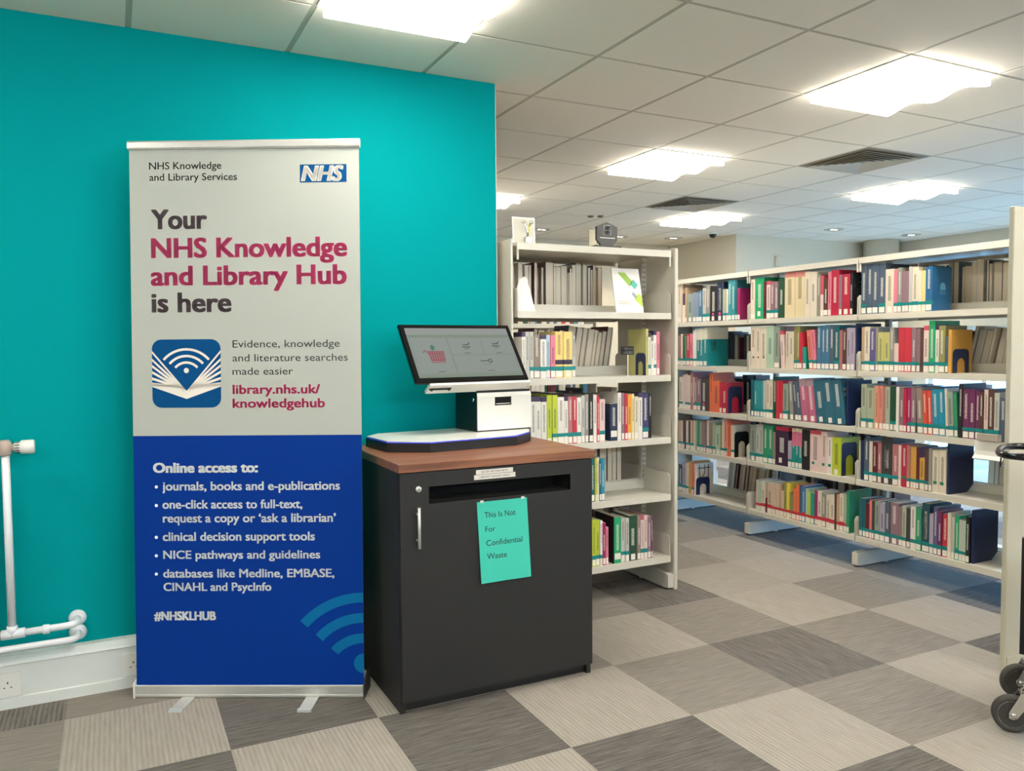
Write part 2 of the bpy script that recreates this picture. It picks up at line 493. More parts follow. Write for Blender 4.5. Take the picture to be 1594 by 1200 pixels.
def vent(i, j, label):
    t = thing('ceiling_vent', label, 'vent', (GX + .6 * i + .3, GY + .6 * j + .3, CEIL), 0, 'louvred ceiling vents')
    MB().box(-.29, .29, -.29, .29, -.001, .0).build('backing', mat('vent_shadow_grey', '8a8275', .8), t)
    lv = MB()
    for k in range(6):
        a, b2 = .25 - .038 * k, .25 - .038 * k - .030
        za, zb = -.013, -.002
        vs = [(-a, -a, za), (a, -a, za), (a, a, za), (-a, a, za), (-b2, -b2, zb), (b2, -b2, zb), (b2, b2, zb), (-b2, b2, zb)]
        vs += [(x * .995, y * .995, z - .0015) for x, y, z in vs]
        fs = []
        for s in range(4):
            e = (s + 1) % 4
            fs += [(s, e, 4 + e, 4 + s), (8 + s, 12 + s, 12 + e, 8 + e), (4 + s, 4 + e, 12 + e, 12 + s), (s, 8 + s, 8 + e, e)]
        lv.add(vs, fs)
    lv.build('louvres', M['bar'], t)
vent(4, 2, 'nearer and larger square louvred ceiling vent')
vent(4, 5, 'farther square louvred ceiling vent above the smallest light')

for x, y, lb in ((4.105, 7.506, 'round recessed downlight beside the trophy card'), (5.187, 7.65, 'round recessed downlight behind the hexagonal plaque'), (5.838, 7.5, 'round recessed downlight near the black dome camera'),
                 (7.021, 6.25, 'round recessed downlight above the middle of the long bookcase'), (8.2, 6.2, 'round recessed downlight nearest the far windows')):
    t = thing('downlight', lb, 'light', (x, y, CEIL), 0, 'round recessed downlights')
    MB().lathe([(.1, 0), (.102, -.006), (.078, -.008), (.076, 0)]).build('trim_ring', M['alu'], t)
    lp = MB()
    for dx in (-.028, .028): lp.lathe([(.02, -.004), (.016, -.007), (0, -.008)], 0, Matrix.Translation((dx, 0, 0)), 12)
    lp.lathe([(.07, -.001), (0, -.0015)], 1)
    lp.build('lamp', [M['spot'], M['bar']], t)
    sl = bpy.data.lights.new('downlight_beam', 'SPOT'); sl.energy = 26; sl.color = (1, .86, .66); sl.spot_size = R(100); sl.spot_blend = .5; sl.shadow_soft_size = .05
    so = bpy.data.objects.new('downlight_beam', sl); so.location = (0, 0, -.02); COL.objects.link(so); so.parent = t

t = thing('dome_camera', 'black dome security camera on the ceiling', 'camera', (5.99, 7.0, CEIL))
MB().lathe([(.05, 0), (.05, -.012), (.042, -.015)], 0, None, 24).build('base', M['white'], t)
MB().lathe([(.041 * math.cos(R(a)), -.015 - .042 * math.sin(R(a))) for a in range(0, 91, 15)], 0, None, 24).build('dome', M['satin'], t)

t = thing('ceiling_sensor', 'pair of small dark sensors on the ceiling above the plaque', 'sensor', (4.155, 6.525, CEIL))
for dx in (-.045, .045):
    MB().lathe([(.03, 0), (.026, -.012), (.015, -.016), (0, -.017)], 0, Matrix.Translation((dx * .9, -dx * .5, 0)), 16).build('sensor_head', mat('sensor_brown', '7a7264', .5) if dx < 0 else bpy.data.materials['sensor_brown'], t)

t = thing('hanging_sign', 'small blank cream sign hanging from the ceiling behind the plaque', 'sign', (4.6, 7.2, CEIL))
MB().bbox(-.1, .1, -.006, .006, -.215, -.02, .002).build('panel', mat('cream_sign', 'e6d7b4', .5), t)
MB().box(-.003, .003, -.009, -.0062, -.17, -.05).build('arrow_line', M['slot'], t)
for dx in (-.07, .07): MB().box(dx - .002, dx + .002, -.002, .002, -.02, 0).build('hanger', M['bar'], t)

t = thing('wall_box', 'small square grey box on the pale wall above the long bookcase', 'box', (6.93, 6.97, 2.27))
MB().bbox(-.05, .05, -.025, 0, -.06, .06, .004).build('cover', M['wall'], t)
MB().box(-.03, .03, -.027, -.0252, -.03, .03).build('plate', M['wall'], t)

# ------------------------------------------------------------------ radiator and its white pipework
t = thing('radiator', 'white panel radiator ending just at the left edge beside the riser pipe', 'radiator', (-1.5, 3.34, .3))
MB().bbox(0, 1.09, 0, .075, .02, .6, .008).build('panel', M['pipe'], t)
g = MB()
for k in range(26): g.box(.02 + k * .041, .05 + k * .041, .012, .063, .6, .603)
g.build('top_grille', M['slot'], t)
for x in (.15, .9): MB().box(x, x + .04, .075, .113, .1, .5).build('bracket', M['pipe'], t)

t = thing('heating_pipe', 'white painted heating pipes with thermostat valve on the teal wall', 'pipe', (-.356, 3.37, 0))
MB().tube([(0, 0, .305), (0, 0, .945)], .0135).build('riser_pipe', M['pipe'], t)
v = MB().lathe([(.017, .94), (.02, .945), (.02, .985), (.014, .995), (0, .995)], 0, None, 16)
v.lathe([(.013, -.06), (.013, .0), (.018, .0), (.018, .012), (.013, .012), (.013, .032)], 0, Matrix.Translation((0, 0, .967)) @ axis_to((1, 0, 0)), 16)
v.build('valve_body', M['copper'], t)
c = MB().lathe([(.015, .028), (.019, .03), (.019, .046), (.025, .05), (.026, .085), (.023, .092), (0, .092)], 0, Matrix.Translation((0, 0, .967)) @ axis_to((1, 0, 0)), 20)
cp = c.build('thermostat_cap', M['white'], t)
s = MB()
for k in range(12):
    a = 2 * math.pi * k / 12
    s.box(.03, .045, .0186 * math.cos(a) - .0016, .0186 * math.cos(a) + .0016, .967 + .0186 * math.sin(a) - .0016, .967 + .0186 * math.sin(a) + .0016)
s.build('cap_slots', M['slot'], cp)
f = MB().lathe([(.018, .283), (.018, .318)], 0, None, 16)
f.lathe([(.018, -.035), (.018, .04)], 0, Matrix.Translation((0, 0, .288)) @ axis_to((1, 0, 0)), 16)
f.build('tee_fitting', M['pipe'], t)
MB().lathe([(.0165, .095), (.0175, .1), (.0175, .112), (.0165, .117)], 0, Matrix.Translation((0, 0, .288)) @ axis_to((1, 0, 0)), 16).build('pipe_coupling', M['pipe'], t)
MB().tube([(-.06, 0, .288), (-.03, 0, .288)], .012).build('copper_tail', M['copper'], t)
MB().tube([(.035, 0, .288), (.17, 0, .29)] + [(.17 + .035 * math.sin(R(a)), .035 - .035 * math.cos(R(a)), .29) for a in range(15, 91, 15)] + [(.205, .08, .29)], .013).build('branch_pipe', M['pipe'], t)
MB().tube([(-.9, 0, .232), (.17, 0, .234)] + [(.17 + .035 * math.sin(R(a)), .035 - .035 * math.cos(R(a)), .234) for a in range(15, 91, 15)] + [(.205, .08, .234)], .013).build('return_pipe', M['pipe'], t)
for z in (.29, .234):
    MB().lathe([(.014, -.012), (.02, -.01), (.03, -.004), (.031, 0), (.014, 0)], 0, Matrix.Translation((.205, .0848, z)) @ axis_to((0, 1, 0)), 24).build('wall_rosette', M['pipe'], t)

# ------------------------------------------------------------------ roll-up banner
bu = Vector((.88701138, -.46174757, 0)); bn = Vector((-.46174757, -.88701138, 0))
b0 = Vector((.032, 3.291, 0))
rz = math.atan2(bu.y, bu.x)
t = thing('banner_stand', 'tall white and blue roll-up banner on a silver base before the teal wall', 'banner', b0, rz)
def inb(y0): return Matrix.Translation((0, y0, 0)) @ Matrix.Rotation(-R(2), 4, 'X')
prof = [(0, .006), (.004, .0), (.1, .0), (.104, .01), (.1, .06), (.085, .072), (.02, .072), (.012, .056), (.0, .05)]
cs = MB().prism(prof[::-1], 'x', .006, .871)
cs.box(.006, .871, -.0012, .0, .046, .05, 1).box(.006, .871, -.0012, .0, .012, .015, 1)
cs.build('base_cassette', [M['alu'], M['white']], t)
for a in (.0, .871):
    MB().prism([(-.002, .0), (.106, .0), (.106, .075), (.05, .078), (-.002, .054)], 'x', a, a + .006).build('end_cap', M['white'] if a == 0 else M['rubber'], t)
for a in (.185, .655):
    ft = MB().box(a, a + .048, -.108, .09, .0005, .005)
    f_ = ft.build('support_foot', M['alu'], t)
    MB().box(a - .001, a + .049, -.116, -.1, 0, .009).build('foot_tip', M['wheelgrey'], f_)
LT = Matrix.Rotation(-R(2), 4, 'X')           # lean of the sheet, local x right, z up
sheet = MB()
NS = 14
def bow(q): return .004 * math.sin(math.pi * q) ** 2
for k in range(NS):
    xa, xb = .013 + .862 * k / NS, .013 + .862 * (k + 1) / NS
    for z0, z1, mi in ((.05, .992, 1), (.992, 2.07, 0)):
        sheet.add([(xa, .0, z0), (xb, .0, z0), (xb, .0, z1), (xa, .0, z1)], [(0, 1, 2, 3)], mi, False, LT)
        sheet.add([(xa, .0008, z0), (xb, .0008, z0), (xb, .0008, z1), (xa, .0008, z1)], [(3, 2, 1, 0)], 0, False, LT)
pw = mat('banner_white', 'b2b5ad', .4, spec=.3); pb = mat('banner_blue', '02338a', .6, spec=.1)
sheet.build('printed_sheet', [pw, pb], t)
rp = [(-.006, 2.062), (-.009, 2.068), (-.009, 2.088), (-.005, 2.094), (.008, 2.094), (.011, 2.088), (.011, 2.066), (.006, 2.062)]
MB().prism(rp, 'x', .009, .879, 0, LT).build('top_rail', M['alu'], t)
po = MB().tube([LT @ Vector((.444, .03, .07)), LT @ Vector((.444, .014, 2.07))], .008)
po.build('support_pole', M['alu'], t)
PT = LT @ facing((0, -.0007, 0), (1, 0, 0), (0, 0, 1))
LINES = [('NHS Knowledge', .0878, .3596, 1.9888, .0264, 'k'), ('and Library Services', .0883, .4182, 1.9467, .0264, 'k'), ('Your', .0921, .3039, 1.7675, .0699, 'd'),
         ('NHS Knowledge', .0907, .8283, 1.6601, .0705, 'p'), ('and Library Hub', .0881, .8256, 1.5569, .0700, 'p'), ('is here', .0894, .3918, 1.4565, .0706, 'd'),
         ('Evidence, knowledge', .3936, .7961, 1.3212, .0271, 'e'), ('and literature searches', .3929, .8258, 1.2691, .0271, 'e'), ('made easier', .3923, .6200, 1.2189, .0271, 'e'),
         ('library.nhs.uk/', .3914, .7211, 1.1482, .0328, 'u'), ('knowledgehub', .3907, .7389, 1.0961, .0329, 'u'), ('Online access to:', .0866, .4834, .8542, .0350, 'w'),
         ('journals, books and e-publications', .1209, .7914, .7868, .0316, 'w'), ('one-click access to full-text,', .1205, .6496, .7183, .0316, 'w'),
         ('request a copy or \u2018ask a librarian\u2019', .1209, .7749, .6661, .0317, 'w'), ('clinical decision support tools', .1199, .6951, .5968, .0317, 'w'),
         ('NICE pathways and guidelines', .1207, .7142, .5290, .0300, 'w'), ('databases like Medline, EMBASE,', .1197, .7670, .4582, .0306, 'w'),
         ('CINAHL and PsycInfo', .1201, .5289, .4076, .0300, 'w'), ('#NHSKLHUB', .0833, .3177, .2974, .0312, 'h')]
plum = mat('banner_plum_ink', 'c8386e', .4); brown = mat('banner_brown_ink', '584850', .4); pale = mat('banner_pale_ink', 'f2f8fb', .4)
sky = mat('banner_sky_blue', '07689c', .6, spec=.1); nhsb = mat('banner_logo_blue', '024a80', .6, spec=.1)
PARTS = {'k': ('organisation_lettering', M['ink'], .012), 'd': ('headline_lettering', brown, .055), 'p': ('name_lettering', plum, .055), 'e': ('strapline_lettering', M['ink'], .0),
         'u': ('address_lettering', plum, .05), 'w': ('list_lettering', pale, .04), 'h': ('hashtag_lettering', pale, .07)}
for s_, a, b_, v_, cap, kk in LINES:
    nm, m_, bold = PARTS[kk]
    mb = MB()
    put_text(mb, s_, PT, a, v_, b_ - a, cap, .075 if s_.startswith('Online') else bold)
    mb.build(nm, m_, t)
for x, y in ((.0983, .7999), (.0973, .7298), (.0956, .6099), (.0946, .5403), (.0937, .4712)):
    mb = MB(); flat(mb, arc(x, y, .006, 0, 345, 12), PT); mb.build('list_bullet', pale, t)
lg = MB(); flat(lg, rrect(.6541, 1.9345, .8285, 2.0005, .001, 1), PT)
put_text(lg, 'NHS', PT, .658, 1.9405, .150, .0535, .075, 1, .22)
for q in range(len(lg.v)):
    if q >= len(rrect(0, 0, 1, 1, .1, 1)): lg.v[q] = lg.v[q] + LT.to_3x3() @ Vector((0, -.0005, 0))
lg.build('logo_block', [nhsb, M['kwhite']], t)
# square book-and-signal emblem
em = MB()
ix0, iy0, ix1, iy1 = .0885, 1.097, .3480, 1.3535
flat(em, rrect(ix0, iy0, ix1, iy1, .036), PT)
cx = (ix0 + ix1) / 2
Z1 = .0005
for sgn in (-1, 1):
    X = lambda d: cx + sgn * d
    W = (ix1 - ix0) / 2
    def quad(pts):
        pts = pts if sgn > 0 else pts[::-1]
        flat(em, pts, PT, Z1, 1)
    quad([(X(0), 1.130), (X(W), 1.176), (X(W), 1.192), (X(.055), 1.183), (X(0), 1.153)])
    for k in range(6):
        ya = 1.312 - .0235 * k - (0 if k == 0 else .006)
        yb_ = 1.153 + .004 * k; xb = .0 + .008 * k
        quad([(X(xb), yb_), (X(W), ya - .0095), (X(W), ya), (X(xb - .004 if k else 0), yb_ + .009)] if k else [(X(0), 1.150), (X(W), 1.3025), (X(W), 1.312), (X(0), 1.160)])
flat(em, arc(cx, 1.2366, .0098, 0, 345, 16), PT, Z1, 1)
for ro, a in ((.118, 49), (.088, 49), (.06, 49)):
    cy = {.118: 1.3205 - .118, .088: 1.2955 - .088, .06: 1.271 - .06}[ro]
    band(em, arc(cx, cy, ro, 90 - a, 90 + a, 14), arc(cx, cy, ro - .009, 90 - a, 90 + a, 14), PT, Z1, 1)
em.build('book_emblem', [nhsb, M['labelw']], t)
sg = MB()
for top, bot, r0 in ((.3989, .3622, .322), (.3221, .2854, .245), (.2456, .2089, .168)):
    cy = top - r0
    A = [p for p in arc(.8760, cy, r0, 90, 138, 14)]; B = [p for p in arc(.8760, cy, r0 - (top - bot), 90, 138, 14)]
    A = [(min(p[0], .8745), p[1]) for p in A]; B = [(min(p[0], .8745), p[1]) for p in B]
    band(sg, A, B, PT)
flat(sg, arc(.8748, .1322, .0375, 90, 270, 16), PT)
sg.build('signal_motif', sky, t)

# ------------------------------------------------------------------ book return cabinet
CX, CY, CW, CD = .887, 2.696, .800, .60
t = thing('return_cabinet', 'charcoal book return cabinet with wood effect top and posting slot', 'cabinet', (CX, CY, 0))
ca = MB()
ca.box(0, .018, .0, CD, .0, .872).box(CW - .018, CW, .0, CD, .0, .872).box(.018, CW - .018, CD - .018, CD, .04, .872)
ca.box(.018, CW - .018, .02, CD - .018, .04, .058)
ca.build('carcass', M['cab'], t)
MB().box(.018, CW - .018, .022, .04, 0, .042).build('plinth', M['cab'], t)
MB().bbox(-.004, CW + .008, -.026, CD + .002, .8735, .905, .002).build('worktop', M['wood'], t)
sx0, sx1, sz0, sz1 = .111, .699, .755, .817
d = MB()
for x0, x1, z0, z1 in ((.003, sx0, .045, .87), (sx1, CW - .003, .045, .87), (sx0, sx1, .045, sz0), (sx0, sx1, sz1, .87)):
    d.box(x0, x1, -.019, -.001, z0, z1)
dr = d.build('door', M['cab'], t)
sl = MB()
sl.box(sx0, sx1, .12, .122, sz0 - .02, sz1 + .02).box(sx0, sx1, -.012, .12, sz0 - .003, sz0).box(sx0, sx1, -.012, .12, sz1, sz1 + .003).box(sx0 - .003, sx0, -.012, .12, sz0, sz1).box(sx1, sx1 + .003, -.012, .12, sz0, sz1)
sl.build('posting_slot', M['dark'], dr)
lk = MB().lathe([(.0, -.0), (.011, .0), (.011, .004), (.009, .006), (0, .006)][::-1], 0, Matrix.Translation((.071, -.025, .812)) @ axis_to((0, 1, 0)), 20)
lk.box(.070, .072, -.0262, -.0248, .806, .818, 1)
lk.build('lock', [M['alu'], M['slot']], dr)
h = MB().tube([(.064, -.045, .604), (.064, -.045, .750)], .0055)
for z in (.63, .724): h.tube([(.064, -.045, z), (.064, -.019, z)], .004)
h.build('handle', M['alu'], dr)
for x0, x1, z0, z1, s_, tilt in ((.296, .448, .8455, .8625, 'BOOK RETURN BOX', 1.0), (.288, .458, .8265, .8440, 'LIBRARY BOOKS ONLY', .6)):
    L = MB().box(x0, x1, -.0198, -.0191, z0, z1)
    put_text(L, s_, facing((0, -.0202, 0), (1, 0, 0), (0, 0, 1)), x0 + .022, z0 + .005, x1 - x0 - .044, .0075, .0, 1)
    L.build('label_strip', [M['labelw'], M['ink']], dr)

# green paper notice taped below the slot
t = thing('paper_notice', 'turquoise paper notice taped on the charcoal cabinet door below the slot', 'notice', (1.183, CY - .0205, .44))
N, K = 8, 10
pv, pf = [], []
def pc(u, v):
    return (u + .012 * (1 - v) ** 2 + .004 * math.sin(v * 3), -.0015 - .010 * (1 - v) ** 1.5 * (.4 + .6 * abs(2 * u / .208 - 1)) - .004 * math.sin(math.pi * u / .208), v * .304)
for k in range(K + 1):
    for i in range(N + 1): pv.append(pc(.208 * i / N, k / K))
for k in range(K):
    for i in range(N): pf.append((k * (N + 1) + i, k * (N + 1) + i + 1, (k + 1) * (N + 1) + i + 1, (k + 1) * (N + 1) + i))
sh = MB().add(pv, pf, 0, True); sh.add([(x, y + .0006, z) for x, y, z in pv], [f[::-1] for f in pf], 0, True)
sh.build('sheet', mat('turquoise_paper', '3cc4ac', .7), t)
for s_, a, b_, z in (('This Is Not', .027, .155, .243), ('For', .027, .068, .190), ('Confidential', .028, .178, .138), ('Waste', .028, .110, .088)):
    tx = MB()
    put_text(tx, s_, Matrix.Identity(4), a, z, b_ - a, .021, .0)
    tx.v = [Vector((q[0], q[1] - .0007, q[2])) for q in (pc(p.x, p.y / .304) for p in tx.v)]
    tx.build('lettering', M['ink'], t)
tp = MB()
for u in (.02, .19): 
    q = pc(u, 1); tp.box(q[0] - .007, q[0] + .007, q[1] - .0012, q[1] - .0004, q[2] - .004, q[2] + .005)
tp.build('tape', M['kwhite'], t)

# ------------------------------------------------------------------ self service kiosk on the cabinet
KY = R(5.5)
t = thing('self_service_kiosk', 'white and black touch screen kiosk standing on the cabinet top', 'kiosk', (1.095, 2.915, .905), KY)
oc = [(-.135, .11), (.0, .0), (.40, .0), (.53, .095), (.575, .17), (.575, .40), (-.06, .40), (-.135, .33)]
MB().prism(oc, 'z', .001, .036).build('base', M['black'], t)
inn = [(x + (.004 if x < .2 else -.004), y + (.004 if y < .2 else -.004)) for x, y in oc]
MB().prism(inn, 'z', .040, .044).build('base_cover', M['kwhite'], t)
mid = [(x + (.002 if x < .2 else -.002), y + (.002 if y < .2 else -.002)) for x, y in oc]
MB().prism(mid, 'z', .036, .040).build('light_strip', M['led'], t)
inv = Matrix.Rotation(-KY, 4, 'Z') @ Matrix.Translation((-1.095, -2.915, -.905))
# printer housing
p0 = inv @ Vector((1.392, 3.125, .955))
hx, hy = p0.x, p0.y
MB().box(hx, hx + .27, hy + .006, hy + .20, .045, .222).build('printer_housing', M['black'], t)
pf_ = [(hy - .0, .050), (hy - .0, .196), (hy + .004, .210), (hy + .014, .221), (hy + .04, .227), (hy + .04, .221), (hy + .016, .215), (hy + .008, .206), (hy + .006, .195), (hy + .006, .05)]
a0, a1, c0, c1 = hx + .086, hx + .172, .155, .192
fr = MB()
fr.prism(pf_[::-1], 'x', hx, a0).prism(pf_[::-1], 'x', a1, hx + .274)
fr.box(a0, a1, hy, hy + .006, .05, c0).prism([(hy, c1), (hy, .196), (hy + .004, .210), (hy + .014, .221), (hy + .04, .227), (hy + .04, .221), (hy + .016, .215), (hy + .008, .206), (hy + .006, .195), (hy + .006, c1)][::-1], 'x', a0, a1)
fr.build('printer_door', M['kwhite'], t)
so = MB().box(a0, a1, hy + .0052, hy + .0059, c0, c1).box(a0 + .008, a1 - .008, hy + .001, hy + .005, c0 + .006, c0 + .009, 1)
so.build('receipt_slot', [M['dark'], M['kwhite']], t)
MB().lathe([(.009, 0), (.009, .004), (.006, .006), (0, .006)], 0, Matrix.Translation((hx, hy + .035, .182)) @ axis_to((-1, 0, 0)), 16).build('key_lock', M['chrome'], t)
# tilted monitor
m0 = inv @ Vector((1.096, 3.07, 1.171))
TH = R(35.5)
MT = Matrix.Translation(m0) @ Matrix.Rotation(-TH, 4, 'X')      # local x right, z up the screen, -y out of it
mo = MB().bbox(0, .548, 0, .018, 0, .299, .004, 0, MT)
mo_o = mo.build('monitor', M['satin'], t)
MB().bbox(.03, .518, .0185, .05, .02, .26, .006, 0, MT).build('monitor_back', M['black'], mo_o)
br = MB().box(.06, .548, .012, .06, -.016, -.002, 0, MT)
br.box(.06, .548, -.002, .012, -.016, -.006, 0, MT)
br.build('lower_bracket', M['kwhite'], t)
hk = MB()
for x in (.075, .155): hk.prism([(x, -.026), (x + .012, -.016), (x - .012, -.016)], 'y', .02, .03, 0, MT)
hk.box(.075, .155, .02, .03, -.02, -.0165, 0, MT)
hk.build('scanner_window', M['black'], t)
neck = MB().box(hx + .06, hx + .2, hy + .09, hy + .16, .222, .34)
neck.build('neck', M['black'], t)
ST = MT @ facing((0, -.0004, 0), (1, 0, 0), (0, 0, 1))
def scr(n, c, e=.6): return mat('screen_' + n, '303330', .12, emit=(c, e * .75))
sc_bg = scr('background', 'b4bfba', .34); sc_hd = scr('header', 'c0c3c2', .34); sc_ln = scr('line', '8a9890', .3); sc_red = scr('red', 'b83a5c', .4); sc_gr = scr('green', '2a8a66', .4); sc_dk = scr('grey', '6c7470', .25); sc_lg = scr('sage', '9fb39d', .34)
sb = MB()
flat(sb, [(.022, .022), (.526, .022), (.526, .277), (.022, .277)], ST, 0, 0)
flat(sb, [(.022, .243), (.526, .243), (.526, .277), (.022, .277)], ST, .0003, 1)
flat(sb, [(.022, .229), (.526, .229), (.526, .243), (.022, .243)], ST, .0003, 6)
flat(sb, [(.022, .022), (.526, .022), (.526, .036), (.022, .036)], ST, .0003, 6)
for x0, z0, x1, z1 in ((.030, .228, .518, .2295), (.205, .040, .2075, .228), (.37, .135, .3715, .228), (.2075, .134, .518, .1355), (.03, .040, .518, .0415), (.03, .04, .0312, .228), (.5168, .04, .518, .228)):
    flat(sb, [(x0, z0), (x1, z0), (x1, z1), (x0, z1)], ST, .0005, 2)
# basket icon with a green arrow
flat(sb, [(.102, .105), (.168, .105), (.172, .148), (.094, .148)], ST, .0005, 3)
for k in range(7): flat(sb, [(.098 + k * .0105, .110), (.1008 + k * .0105, .110), (.1008 + k * .0105, .143), (.098 + k * .0105, .143)], ST, .0008, 0)
flat(sb, [(.102, .097), (.168, .097), (.168, .101), (.102, .101)], ST, .0005, 3)
flat(sb, [(.088, .150), (.175, .150), (.175, .156), (.088, .156)], ST, .0005, 3)
flat(sb, [(.072, .150), (.076, .147), (.090, .161), (.086, .164)], ST, .0005, 3)
flat(sb, [(.118, .160), (.130, .163), (.136, .178), (.126, .190), (.114, .180)], ST, .0007, 4)
for cx_, cz in ((.29, .185), (.44, .19)):
    flat(sb, [(cx_ - .02, cz - .012), (cx_ + .018, cz - .012), (cx_ + .018, cz - .006), (cx_ - .02, cz - .006)], ST, .0005, 5)
    flat(sb, [(cx_ - .016, cz), (cx_ + .01, cz), (cx_ + .022, cz + .012), (cx_ + .018, cz + .016), (cx_ + .008, cz + .006), (cx_ - .016, cz + .005)], ST, .0005, 5)
    flat(sb, [(cx_ - .012, cz - .02), (cx_ + .012, cz - .02), (cx_ + .012, cz - .017), (cx_ - .012, cz - .017)], ST, .0005, 5)
flat(sb, [(.335, .100), (.375, .100), (.375, .105), (.335, .105)], ST, .0005, 5)
band(sb, arc(.384, .102, .011, 0, 360, 14), arc(.384, .102, .006, 0, 360, 14), ST, .0005, 5)
flat(sb, [(.345, .082), (.388, .082), (.388, .088), (.345, .088)], ST, .0005, 6)
for x0, z0, w_ in ((.12, .05, .03), (.27, .143, .03), (.43, .143, .03), (.355, .05, .035)): flat(sb, [(x0, z0), (x0 + w_, z0), (x0 + w_, z0 + .003), (x0, z0 + .003)], ST, .0005, 5)
sb.build('screen', [sc_bg, sc_hd, sc_ln, sc_red, sc_gr, sc_dk, sc_lg], mo_o)

